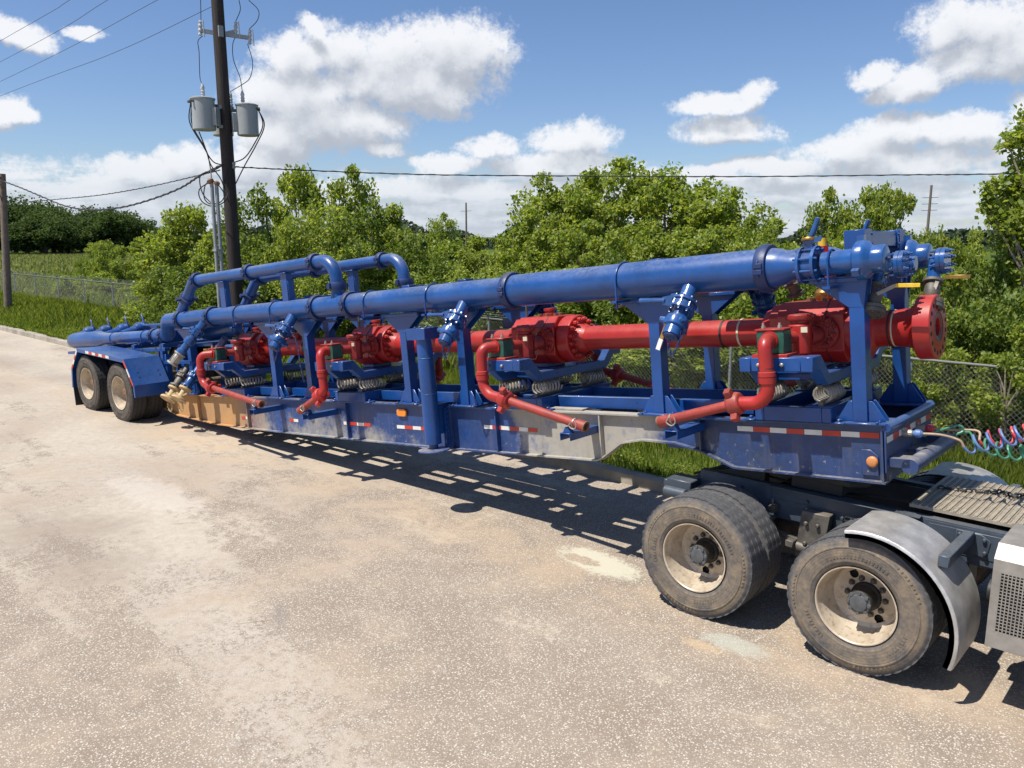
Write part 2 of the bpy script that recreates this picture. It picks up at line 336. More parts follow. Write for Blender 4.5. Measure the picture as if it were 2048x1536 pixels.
M['meshwire'] = paint('weathered_mesh_wire', (0.17, 0.17, 0.16), .7, dust=.1, var=.2, sc=3)
M['wire'] = paint('dark_cable', (0.03, 0.03, 0.033), 0.5, dust=0.1, var=0.2)
M['airred'] = paint('red_air_hose', (0.62, 0.05, 0.07), 0.4, dust=0.35, dustcol=(0.45, 0.3, 0.25), var=0.15, sc=14)
M['airblue'] = paint('blue_air_hose', (0.10, 0.19, 0.42), 0.4, dust=0.4, dustcol=(0.35, 0.32, 0.28), var=0.15, sc=14)
M['airgreen'] = paint('green_air_hose', (0.05, 0.25, 0.14), 0.4, dust=0.35, dustcol=(0.25, 0.25, 0.2), var=0.15, sc=14)
M['hosetan'] = paint('dusty_hose_sleeve', (0.42, 0.30, 0.20), 0.6, dust=0.4, var=0.2, sc=14)
M['void'] = paint('hollow_shade_black', (0.006, 0.006, 0.007), 0.8, dust=0.0, var=0.1)  # near-black that stands in for the shade inside holes and hollows
M['rustcap'] = paint('rust_brown_iron', (0.20, 0.095, 0.045), 0.6, dust=0.3, dustcol=(0.4, 0.28, 0.15), var=0.4, sc=14, bump=0.3)
def rimmat():
    m, t, p = new_mat('dusty_cream_rim'); oc = objc(t)
    n = noise(t, oc, 4, 6, .65); n2 = noise(t, oc, 22, 5, .7)
    c = mixc(t, mrange(t, n, .35, .65), (0.44, 0.355, 0.25), (0.60, 0.51, 0.39))
    c = mixc(t, mrange(t, n2, .52, .68, 0, .75), c, (0.27, 0.19, 0.12))
    t.links.new(c, p.inputs['Base Color']); p.inputs['Roughness'].default_value = 0.42; p.inputs['Metallic'].default_value = 0.15
    b = nd(t, 'ShaderNodeBump', ins={'Strength': .12, 'Distance': .01, 'Height': n2}); t.links.new(b.outputs[0], p.inputs['Normal']); return m
M['rim'] = rimmat()
def tyremat(name, mud, tread=(0.055, 0.055, 0.058)):
    m, t, p = new_mat(name); oc = objc(t); s = nd(t, 'ShaderNodeSeparateXYZ', ins={0: oc})
    rad = mth(t, 'SQRT', mth(t, 'ADD', mth(t, 'MULTIPLY', s.outputs[0], s.outputs[0]), mth(t, 'MULTIPLY', s.outputs[2], s.outputs[2])))
    ang = mth(t, 'ARCTAN2', s.outputs[0], s.outputs[2])
    n = noise(t, oc, 5, 7, .65); n2 = noise(t, oc, 30, 5, .7)
    pv = nd(t, 'ShaderNodeCombineXYZ', ins={0: mth(t, 'MULTIPLY', ang, 1.2), 1: mth(t, 'MULTIPLY', rad, 6), 2: 0.0}).outputs[0]
    n3 = noise(t, pv, 1.6, 5, .6)
    side = mth(t, 'MULTIPLY', mrange(t, rad, .30, .34), mrange(t, rad, .49, .515, 1, 0))
    md = mrange(t, mth(t, 'ADD', mth(t, 'MULTIPLY', n, .5), mth(t, 'ADD', mth(t, 'MULTIPLY', n3, .22), mth(t, 'MULTIPLY', n2, .28))), .38, .60)
    md = mth(t, 'MULTIPLY', mth(t, 'MULTIPLY', md, side), mud, clamp=True)
    c = mixc(t, mrange(t, n2, .4, .7, 0, .6), tread, tuple(x * 1.9 for x in tread))
    c = mixc(t, md, c, mixc(t, n, (0.17, 0.125, 0.08), (0.30, 0.235, 0.16)))
    t.links.new(c, p.inputs['Base Color']); p.inputs['Roughness'].default_value = 0.78
    wv = nd(t, 'ShaderNodeTexWave', ins={'Vector': nd(t, 'ShaderNodeCombineXYZ', ins={0: rad, 1: 0.0, 2: 0.0}).outputs[0], 'Scale': 14.0, 'Distortion': 0.0}).outputs[1]
    h = mth(t, 'ADD', n2, mth(t, 'MULTIPLY', wv, 0.22))
    b = nd(t, 'ShaderNodeBump', ins={'Strength': .5, 'Distance': .005, 'Height': h}); t.links.new(b.outputs[0], p.inputs['Normal']); return m
M['tyre'] = tyremat('mud_caked_tyre', 1.0, (0.068, 0.067, 0.068)); M['tyre_clean'] = tyremat('black_trailer_tyre', 0.45, (0.030, 0.028, 0.027))
def polemat():
    m, t, p = new_mat('creosoted_wood'); oc = objc(t)
    v = nd(t, 'ShaderNodeMapping', ins={0: oc, 3: (14, 14, 0.7)}).outputs[0]; n = noise(t, v, 2, 8, .7)
    c = mixc(t, mrange(t, n, .35, .7), (0.012, 0.009, 0.008), (0.055, 0.040, 0.032)); t.links.new(c, p.inputs['Base Color'])
    p.inputs['Roughness'].default_value = .75
    b = nd(t, 'ShaderNodeBump', ins={'Strength': .5, 'Distance': .02, 'Height': n}); t.links.new(b.outputs[0], p.inputs['Normal']); return m
M['pole'] = polemat()
M['oldpole'] = paint('weathered_pole_wood', (0.17, 0.13, 0.10), .8, dust=.2, var=.3, sc=8, bump=.3)
# ------------------------------------------------------------ ground materials
def spot(t, pos, cx, cy, rx, ry, nz, soft=0.5, ang=0.0):
    s = nd(t, 'ShaderNodeSeparateXYZ', ins={0: pos}); x = mth(t, 'SUBTRACT', s.outputs[0], cx); y = mth(t, 'SUBTRACT', s.outputs[1], cy)
    ca, sa = math.cos(ang), math.sin(ang)
    u = mth(t, 'MULTIPLY', mth(t, 'ADD', mth(t, 'MULTIPLY', x, ca), mth(t, 'MULTIPLY', y, sa)), 1 / rx)
    v = mth(t, 'MULTIPLY', mth(t, 'SUBTRACT', mth(t, 'MULTIPLY', y, ca), mth(t, 'MULTIPLY', x, sa)), 1 / ry)
    q = mth(t, 'SUBTRACT', 1.0, mth(t, 'MULTIPLY_ADD', u, u, mth(t, 'MULTIPLY', v, v)))
    return mrange(t, mth(t, 'ADD', q, mth(t, 'MULTIPLY', mth(t, 'SUBTRACT', nz, 0.5), 3.0)), 0.0, soft, 0, 1, True)
def pavement_mat():
    m, t, p = new_mat('worn_exposed_aggregate_concrete'); oc = objc(t)
    big = noise(t, oc, 0.30, 5, .6, 0.4); mid = noise(t, oc, 1.3, 7, .66, 0.3); fine = noise(t, oc, 9, 6, .7); vf = noise(t, oc, 70, 4, .7)
    st = nd(t, 'ShaderNodeMapping', ins={0: oc, 2: (0, 0, R_(-11)), 3: (0.30, 2.4, 1)}).outputs[0]; streak = noise(t, st, 1.0, 6, .65)
    vo = nd(t, 'ShaderNodeTexVoronoi', ins={'Vector': oc, 'Scale': 70.0, 'Randomness': 1.0})
    vo2 = nd(t, 'ShaderNodeTexVoronoi', ins={'Vector': oc, 'Scale': 110.0, 'Randomness': 1.0})
    hue = nd(t, 'ShaderNodeSeparateColor', ins={0: vo.outputs['Color']})
    size = mth(t, 'MULTIPLY_ADD', hue.outputs[1], 0.34, 0.12)
    peb = mrange(t, mth(t, 'SUBTRACT', vo.outputs['Distance'], size), 0.0, 0.14, 1, 0)
    peb = mth(t, 'MULTIPLY', peb, mrange(t, hue.outputs[0], 0.14, 0.24))
    peb2 = mth(t, 'MULTIPLY', mrange(t, vo2.outputs['Distance'], 0.22, 0.34, 1, 0), mrange(t, nd(t, 'ShaderNodeSeparateColor', ins={0: vo2.outputs['Color']}).outputs[0], 0.5, 0.6))
    pcol = nd(t, 'ShaderNodeValToRGB', ins={0: hue.outputs[2]}); e = pcol.color_ramp.elements
    e[0].color = (0.36, 0.305, 0.245, 1); e[1].color = (0.60, 0.55, 0.465, 1); x = e.new(.3); x.color = (0.52, 0.465, 0.385, 1)
    matrix = mixc(t, mrange(t, mid, .35, .65), (0.265, 0.210, 0.158), (0.335, 0.278, 0.218))
    matrix = mixc(t, mrange(t, vf, .35, .65, 0, .35), matrix, (0.17, 0.13, 0.10))
    agg = mixc(t, mth(t, 'MAXIMUM', peb, mth(t, 'MULTIPLY', peb2, .7)), matrix, pcol.outputs[0])
    # cement skin that still covers the stones in patches and along the wheel tracks
    skin = mixc(t, mrange(t, fine, .3, .7), (0.395, 0.335, 0.26), (0.50, 0.435, 0.345))
    skin = mixc(t, mrange(t, big, .42, .6, 0, .65), skin, (0.32, 0.26, 0.21))
    sx = nd(t, 'ShaderNodeSeparateXYZ', ins={0: oc})
    far = mrange(t, sx.outputs[0], -5.0, -10.5, 0.0, 0.10)
    track = mth(t, 'ABSOLUTE', mth(t, 'SUBTRACT', sx.outputs[1], mth(t, 'MULTIPLY_ADD', sx.outputs[0], -0.23, 1.62)))
    tr = mth(t, 'MULTIPLY', mrange(t, track, 0.10, 0.80, 1, 0, True), 0.085)
    grit = noise(t, oc, 28, 4, .7)
    cov = mth(t, 'ADD', mth(t, 'ADD', mth(t, 'MULTIPLY', mid, 0.30), mth(t, 'MULTIPLY', grit, 0.22)), mth(t, 'ADD', mth(t, 'MULTIPLY', streak, 0.28), mth(t, 'MULTIPLY', fine, 0.20)))
    cov = mth(t, 'ADD', cov, mth(t, 'ADD', far, tr))
    cv = mrange(t, cov, 0.535, 0.60, 0, 1, True)
    c = mixc(t, mth(t, 'MULTIPLY', cv, mrange(t, peb, 0, 1, 1, .55)), agg, skin)
    c = mixc(t, mth(t, 'MULTIPLY', mth(t, 'MULTIPLY', tr, 5.0), mrange(t, mth(t, 'ADD', mth(t, 'MULTIPLY', fine, .5), mth(t, 'MULTIPLY', grit, .5)), .44, .56)), c, (0.50, 0.455, 0.385))
    # ochre soil tracked over it
    och = mrange(t, mth(t, 'ADD', mth(t, 'MULTIPLY', big, .4), mth(t, 'MULTIPLY', mid, .6)), .50, .62, 0, .30)
    och = mth(t, 'MAXIMUM', och, mth(t, 'MULTIPLY', mrange(t, mth(t, 'ABSOLUTE', mth(t, 'SUBTRACT', sx.outputs[1], 6.0)), .2, .9, 1, 0), mrange(t, mid, .40, .62, 0, .55)))
    c = mixc(t, mth(t, 'MULTIPLY', och, .8), c, (0.48, 0.345, 0.215))
    # drier pale patches and one dull dark area
    c = mixc(t, mth(t, 'MULTIPLY', spot(t, oc, -9.3, 2.9, 2.0, 0.9, mid, 1.2), .5), c, (0.24, 0.195, 0.155))
    c = mixc(t, mth(t, 'MULTIPLY', spot(t, oc, -22, 6.6, 7, 0.6, mid, 1.2), .30), c, (0.22, 0.19, 0.16))
    c = mixc(t, mth(t, 'MULTIPLY', spot(t, oc, -10.2, 4.25, 1.5, 0.4, mth(t, 'ADD', mth(t, 'MULTIPLY', mid, .5), mth(t, 'MULTIPLY', fine, .5)), .8), .45), c, (0.56, 0.51, 0.44))
    c = mixc(t, mth(t, 'MULTIPLY', spot(t, oc, -5.98, 3.5, 0.30, 0.09, grit, 1.6, -.5), .5), c, (0.16, 0.15, 0.145))
    ring = mth(t, 'SUBTRACT', spot(t, oc, -4.62, 6.33, 0.60, 0.27, mth(t, 'ADD', mth(t, 'MULTIPLY', fine, .5), mth(t, 'MULTIPLY', grit, .5)), .6, -.12), mth(t, 'MULTIPLY', spot(t, oc, -4.80, 6.27, 0.26, 0.10, fine, .5), .95), clamp=True)
    c = mixc(t, mth(t, 'MULTIPLY', ring, .9), c, mixc(t, vf, (0.48, 0.45, 0.34), (0.60, 0.57, 0.45)))
    c = mixc(t, mth(t, 'MULTIPLY', spot(t, oc, -2.80, 5.72, 0.35, 0.17, mth(t, 'ADD', mth(t, 'MULTIPLY', fine, .4), mth(t, 'MULTIPLY', grit, .6)), .9), .7), c, mixc(t, vf, (0.36, 0.37, 0.31), (0.50, 0.50, 0.42)))
    c = mixc(t, mth(t, 'MULTIPLY', spot(t, oc, -2.98, 5.52, 0.24, 0.09, grit, 1.0), .5), c, (0.55, 0.40, 0.24))
    c = mixc(t, mrange(t, vf, .45, .7, 0, .16), c, (0.15, 0.12, 0.10))
    t.links.new(c, p.inputs['Base Color']); p.inputs['Roughness'].default_value = 0.85; p.inputs['Specular IOR Level'].default_value = .3
    h = mth(t, 'ADD', mth(t, 'MULTIPLY', peb, .5), mth(t, 'ADD', mth(t, 'MULTIPLY', vf, .5), mth(t, 'MULTIPLY', fine, 1.0)))
    b = nd(t, 'ShaderNodeBump', ins={'Strength': .45, 'Distance': .008, 'Height': h}); t.links.new(b.outputs[0], p.inputs['Normal']); return m
M['pave'] = pavement_mat()
def grass_ground():
    m, t, p = new_mat('grassy_soil'); oc = objc(t); n = noise(t, oc, .18, 6, .65); n2 = noise(t, oc, 3, 6, .7)
    c = mixc(t, mrange(t, n, .35, .65), (0.060, 0.100, 0.022), (0.115, 0.150, 0.045)); c = mixc(t, mrange(t, n2, .4, .7, 0, .6), c, (0.035, 0.055, 0.015))
    t.links.new(c, p.inputs['Base Color']); p.inputs['Roughness'].default_value = 1.0; p.inputs['Specular IOR Level'].default_value = 0.0
    b = nd(t, 'ShaderNodeBump', ins={'Strength': .6, 'Distance': .08, 'Height': n2}); t.links.new(b.outputs[0], p.inputs['Normal']); return m
M['soil'] = grass_ground()
M['kerb'] = paint('stained_kerb_concrete', (0.30, 0.265, 0.21), .8, dust=.3, dustcol=(0.42, .34, .25), var=.35, sc=2.5, bump=.3)
def leafmat(name, c1, c2, c3, trans=.35, rough=.45):
    m = bpy.data.materials.new(name); m.use_nodes = True; t = m.node_tree; t.nodes.clear()
    geo = nd(t, 'ShaderNodeNewGeometry'); rnd = geo.outputs['Random Per Island']; oc = objc(t)
    n = noise(t, oc, .9, 3, .6)
    cr = nd(t, 'ShaderNodeValToRGB', ins={0: mth(t, 'ADD', mth(t, 'MULTIPLY', rnd, .6), mth(t, 'MULTIPLY', n, .45))}); e = cr.color_ramp.elements
    e[0].position = .15; e[0].color = (*c1, 1); e[1].position = .9; e[1].color = (*c3, 1); x = e.new(.5); x.color = (*c2, 1)
    p = nd(t, 'ShaderNodeBsdfPrincipled', ins={0: cr.outputs[0]}); p.inputs['Roughness'].default_value = rough; p.inputs['Specular IOR Level'].default_value = .35 if rough < .5 else .05
    tl = nd(t, 'ShaderNodeBsdfTranslucent', ins={0: mixc(t, 1.0, cr.outputs[0], (1.5, 1.5, .6), 'MULTIPLY')})
    mx = nd(t, 'ShaderNodeMixShader', ins={0: trans, 1: p.outputs[0], 2: tl.outputs[0]})
    nd(t, 'ShaderNodeOutputMaterial', ins={0: mx.outputs[0]}); return m
M['grass'] = leafmat('verge_grass_blades', (0.09, 0.14, 0.02), (0.19, 0.26, 0.04), (0.36, 0.37, 0.12), .4, .6)
M['leaf_mid'] = leafmat('tallow_leaves', (0.105, 0.155, 0.024), (0.225, 0.295, 0.052), (0.43, 0.44, 0.12), .5)
M['leaf_dark'] = leafmat('dark_oak_leaves', (0.045, 0.075, 0.030), (0.075, 0.115, 0.042), (0.125, 0.170, 0.062), .3, .7)
M['leaf_deep'] = leafmat('deep_green_leaves', (0.060, 0.100, 0.018), (0.135, 0.195, 0.038), (0.28, 0.32, 0.075), .45)
M['leaf_bright'] = leafmat('lime_leaves', (0.10, 0.16, 0.02), (0.18, 0.25, 0.03), (0.32, 0.34, 0.06))
M['leaf_far'] = leafmat('far_greyed_leaves', (0.035, 0.05, 0.032), (0.05, 0.07, 0.042), (0.075, 0.095, 0.055), .1, .7)
M['bark'] = paint('pale_mottled_bark', (0.24, 0.20, 0.15), .85, dust=.1, var=.45, sc=9, bump=.4)
M['bark_dark'] = paint('dark_bark', (0.07, 0.055, 0.042), .9, dust=.1, var=.4, sc=9, bump=.4)

# ------------------------------------------------------------ ground
def sheet(name, xs, prof, mat, kind='structure'):
    b = MB(); n = len(prof)
    vs = [(x, y, z) for x in xs for y, z in prof]
    fs = [(i * n + j, (i + 1) * n + j, (i + 1) * n + j + 1, i * n + j + 1) for i in range(len(xs) - 1) for j in range(n - 1)]
    b.add(vs, fs); return tag(b.build(name, mat, smooth=0), kind=kind)
sheet('pavement', [-700, -60, -30, -10, 5, 60, 400], [(-400, 0), (-30, 0), (8.74, 0)], M['pave'])
sheet('ground', [-1500, -300, -60, -30, -10, 5, 60, 800], [(8.92, .07), (10.5, .06), (12.6, -.02), (13.6, -.12), (16, -.28), (22, -.25), (60, -.1), (300, 0), (1500, 0)], M['soil'])
k = MB(); k.prism([(8.70, -.1), (8.73, .13), (8.75, .15), (8.91, .15), (8.93, -.1)], (-600, 0, 0), (0, 1, 0), (0, 0, 1), (900, 0, 0))
tag(k.build('kerb', M['kerb']), kind='structure')

# ------------------------------------------------------------ the manifold trailer
TR = empty('manifold_trailer', (-2.05, 7.14, 1.79), (0, -R_(6.2), R_(0.9)))
tag(TR, 'long blue semi-trailer carrying red and blue frac manifold piping, nose up on the truck', 'trailer')
def both(mb, name, mat, parent=None, **kw):
    a = mb.build(name, mat, parent or TR, **kw); b = mb.mirror().build(name, mat, parent or TR, **kw); return a, b

# beams (web with flanges); side profile of the underside, from the nose to the tail
BOT = [(0, -.44), (-1.30, -.42), (-1.62, -.29), (-1.9, -.235), (-2.25, -.225), (-2.5, -.27), (-2.79, -.47), (-3.2, -.475), (-5.43, -.50), (-8.74, -.49), (-10.6, -.46), (-11.98, -.36), (-12.6, -.22), (-15.2, -.20)]
TOP = [(0, 0), (-15.2, 0)]
def botz(x):
    for (a, za), (b_, zb) in zip(BOT, BOT[1:]):
        if b_ <= x <= a: return za + (zb - za) * (a - x) / (a - b_)
b = MB()
poly = [(0, 0)] + BOT + [(-15.2, 0)]
b.prism([(x, z) for x, z in poly], (0, -.562, 0), (1, 0, 0), (0, 0, 1), (0, .014, 0))
fl = fil([(x, 0, z) for x, z in BOT], .12, 4)
for (p, q) in zip(fl, fl[1:]):                     # lower flange follows the underside
    b.prism([(p.x, p.z), (q.x, q.z), (q.x, q.z - .016), (p.x, p.z - .016)], (0, -.62, 0), (1, 0, 0), (0, 0, 1), (0, .13, 0))
b.box(-15.2, 0, -.62, -.49, -.0, .016)
for x in (-.02, -1.62, -2.75, -4.2, -4.95, -7.0, -9.6, -11.2):
    b.box(x - .008, x + .008, -.615, -.565, botz(x) + .002, -.002)
both(b, 'deck_beam', M['blue_frame'])
b = MB()
for x in (-.9, -1.9, -3.1, -4.4, -5.6, -6.8, -8.0, -9.2, -10.4, -11.6, -12.8, -14.0, -15.1):
    b.box(x - .05, x + .05, -.545, .545, -.20 if x > -12 else -.15, -.03)
b.build('cross_members', M['blue_dark'], TR)
b = MB(); b.box(-.9, -.005, -.545, .545, -.435, -.40); b.box(-2.0, -.9, -.545, .545, -.30, -.27); b.build('bolster_plate', M['blue_frame'], TR)
b = MB(); b.prism([(-.62, .0), (.62, .0), (.62, -.36), (.55, -.44), (-.55, -.44), (-.62, -.36)], (.0, 0, 0), (0, 1, 0), (0, 0, 1), (.014, 0, 0)); b.build('nose_plate', M['blue_frame'], TR, bevel=.003)
b = MB(); b.tube([(.02, -.62, -.0), (.02, .60, -.0)], .035, 14); b.build('nose_rail', M['blue'], TR)
for k_, s in enumerate((-1, 1)):
    pass
def tape(parent, pts_fn, n, ln, mats=('white_tape', 'red_tape')):
    for c in (0, 1):
        q = MB()
        for i in range(c, n, 2): pts_fn(q, i, ln)
        q.build('reflective_tape', M[mats[c]], parent, smooth=0)
def side_tape(x0, n, ln, z, flip=0):
    for s in (-1, 1):
        tape(TR, lambda q, i, l: q.box(x0 - (i + 1) * l + .002, x0 - i * l - .002, s * .5655 - .0015, s * .5655 + .0015, z - .022, z + .022), n, ln, ('white_tape', 'red_tape') if not flip else ('red_tape', 'white_tape'))
side_tape(-.05, 8, .152, -.075, 1)
side_tape(-3.62, 6, .135, -.215, 1); side_tape(-5.38, 4, .155, -.29, 1); side_tape(-6.54, 4, .150, -.295, 1); side_tape(-8.25, 2, .12, -.31); side_tape(-9.62, 2, .12, -.33)
tape(TR, lambda q, i, l: q.box(.0145, .0175, -.60 + i * l, -.60 + (i + 1) * l - .004, -.125, -.075), 8, .15, ('white_tape', 'red_tape'))
# bumper tube with its two arms, marker lamp plate
b = MB(); b.tube([(.17, -.57, -.31), (.17, .57, -.31)], .062, 20); b.box(.014, .17, -.57, -.42, -.32, -.25); b.box(.014, .17, .42, .57, -.32, -.25); b.box(.014, .17, -.08, .08, -.30, -.27)
b.build('front_bumper_tube', M['blue_frame'], TR)
for s in (-1, 1):
    b = MB(); b.prism([(-.19, -.19), (-.12, -.19), (-.06, -.24), (-.06, -.40), (-.19, -.40)], (0, s * .570, 0), (1, 0, 0), (0, 0, 1), (0, s * .012, 0)); o = b.build('lamp_plate', M['blue_frame'], TR, bevel=.003)
    b = MB(); b.lathe([(0, .045), (.012, .045), (.022, .038), (.026, .03)], (-.105, s * .583, -.285), (0, s, 0), 20); b.build('marker_lamp', M['orange_lens'], o)
    b = MB(); b.lathe([(0, .052), (.014, .052)], (0, 0, 0), (0, 1, 0), 20); b2 = MB(); b2.prism([(-.09, -.03), (-.06, -.048), (.06, -.048), (.09, -.03), (.09, .03), (.06, .048), (-.06, .048), (-.09, .03)], (-5.86, s * .5665, -.10), (1, 0, 0), (0, 0, 1), (0, s * .028, 0)); b2.build('side_marker_lamp', M['amber'], TR, bevel=.006)

# posts with their gussets and cradle heads
POSTX = [(-.19, 1.19), (-2.06, 1.13), (-4.69, 1.145), (-5.70, 1.15), (-7.84, 1.16), (-8.75, 1.165), (-11.35, 1.17)]
for x, zt in POSTX:
    b = MB(); y0 = -.58; w = .058
    b.box(x - w, x + w, y0 - .0, y0 + .13, .034, zt - .02)                 # box post
    b.box(x - .21, x + .21, y0 - .06, y0 + .24, .018, .034)               # foot plate
    for sg in (-1, 1):
        b.prism([(x + sg * w, .034), (x + sg * .185, .034), (x + sg * .185, .055), (x + sg * (w + .035), .20), (x + sg * w, .20)], (0, y0 + .02, 0), (1, 0, 0), (0, 0, 1), (0, .012, 0))
        b.prism([(x + sg * w, .034), (x + sg * .185, .034), (x + sg * .185, .055), (x + sg * (w + .035), .20), (x + sg * w, .20)], (0, y0 + .10, 0), (1, 0, 0), (0, 0, 1), (0, .012, 0))
    xr = x + .34 if x < -1 else x + .085
    b.prism([(x - w, zt - .24), (x + w, zt - .24), (xr, zt - .03), (xr, zt), (x - .34, zt), (x - .34, zt - .03)], (0, y0 - .002, 0), (1, 0, 0), (0, 0, 1), (0, .012, 0))
    b.prism([(x - w, zt - .24), (x + w, zt - .24), (xr, zt - .03), (xr, zt), (x - .34, zt), (x - .34, zt - .03)], (0, y0 + .12, 0), (1, 0, 0), (0, 0, 1), (0, .012, 0))
    b.box(x - .36, xr, y0 - .03, y0 + .16, zt, zt + .012)
    b.box(x - .36, xr, y0 - .03, y0 - .02, zt - .035, zt); b.box(x - .36, xr, y0 + .15, y0 + .16, zt - .035, zt)
    b.bolts((x - .15, y0 - .03, .034), (0, 0, 1), .03, 2, .012, .015); b.bolts((x + .15, y0 - .03, .034), (0, 0, 1), .03, 2, .012, .015)
    both(b, 'support_post', M['blue'], bevel=.004)
# lift beam joining the front posts above the pipes
b = MB(); b.box(-.29, -.13, -.52, -.36, 1.10, 1.56); b.box(-.29, -.13, .36, .52, 1.10, 1.56)
b.box(-.275, -.145, -.36, .36, 1.42, 1.545)
for y in (-.34, .34):
    b.box(-.145, -.135, y - .02, y + .02, 1.40, 1.56); b.bolts((-.137, y, 1.52), (1, 0, 0), .0, 1, .012, .015); b.bolts((-.137, y, 1.44), (1, 0, 0), .0, 1, .012, .015)
b.build('lift_beam', M['blue'], TR, bevel=.006)
for x, zt in POSTX[1:6]:
    b = MB(); b.box(x - .11, x + .03, -.43, -.30, zt, 1.50); b.box(x - .11, x + .03, .30, .43, zt, 1.50); b.box(x - .09, x + .01, -.30, .30, 1.43, 1.49)
    b.build('portal_beam', M['blue'], TR, bevel=.004)
# inner rails and walkway channel
b = MB(); b.box(-11.3, -1.2, .30, .36, .02, .14); b.box(-11.3, -1.2, -.36, -.30, .02, .14); b.build('skid_rails', M['blue'], TR, bevel=.003)
for q in ((-4.1, -3.0, -.55, -.44, .02, .035), (-2.9, -1.3, -.20, .25, .02, .03), (-9.9, -8.0, -.2, .2, .02, .03)):
    b = MB(); b.box(*q); b.build('deck_plate', M['blue_frame'], TR)

# ---- upper low-pressure pipes
ZP = 1.315
def coupling(x, r, y=-.59, z=ZP, ax=(1, 0, 0)):
    b = MB(); A = Vector(ax).normalized(); c = Vector((x, y, z))
    b.lathe([(-.05, r + .004), (-.05, r + .028), (-.02, r + .038), (.02, r + .038), (.05, r + .028), (.05, r + .004)], c, A, 28, cap=False)
    if abs(A.x) > .9:
        for s in (-1, 1):
            b.box(x - .04, x + .04, y + s * (r + .02) - .028, y + s * (r + .02) + .028, z - .045, z - .006); b.box(x - .04, x + .04, y + s * (r + .02) - .028, y + s * (r + .02) + .028, z + .006, z + .045)
            b.tube([(x, y + s * (r + .032), z - .07), (x, y + s * (r + .032), z + .07)], .011, 8)
    return b
def pipe_profile():
    return [(-.62, .105), (-.70, .112), (-.78, .150), (-.84, .166), (-.93, .166), (-3.78, .166), (-3.82, .158), (-3.86, .158), (-6.58, .150), (-12.0, .125)]
b = MB()
pr_ = [(-.46, .092), (-.585, .092), (-.59, .095), (-.62, .098), (-.68, .112), (-.75, .145), (-.82, .164), (-.88, .170), (-3.80, .168), (-3.80, .155), (-5.0, .150), (-6.62, .143), (-6.66, .143), (-7.43, .140), (-9.5, .136), (-11.72, .130)]
b.lathe([(x, r) for x, r in pr_], (0, -.59, ZP), (1, 0, 0), 40)
mp = both(b, 'main_pipe', M['blue_pipe'])
for o_, s in zip(mp, (-1, 1)):
    for x, r in ((-.90, .168), (-3.80, .166), (-6.66, .142), (-7.42, .140), (-10.34, .134), (-11.40, .130)):
        c = coupling(x, r)
        if s > 0: c = c.mirror()
        c.build('grooved_coupling', M['couple'], o_, bevel=.003)
    c = MB()                                             # rust line in the wide joint
    c.lathe([(-3.868, .160), (-3.853, .160)], (0, s * .59, ZP), (1, 0, 0), 32, cap=False); c.build('rusty_seam', M['rustcap'], o_)
    for x, r in ((-.36, .095), (-2.33, .17), (-5.04, .152), (-6.22, .147), (-8.43, .140), (-9.47, .137)):
        c = MB(); rr = r + .010
        pts = [(x, s * .59 + rr * math.cos(a), ZP + rr * math.sin(a)) for a in [math.pi * i / 16 for i in range(17)]]
        pts = [(x, s * .59 + rr, ZP - .26 if r > .1 else ZP - .25)] + pts + [(x, s * .59 - rr, ZP - .26 if r > .1 else ZP - .25)]
        c.tube(pts, .0095, 8); c.box(x - .03, x + .03, s * .59 - rr - .05, s * .59 + rr + .05, 1.112, 1.135); c.build('u_bolt', M['blue'], o_)
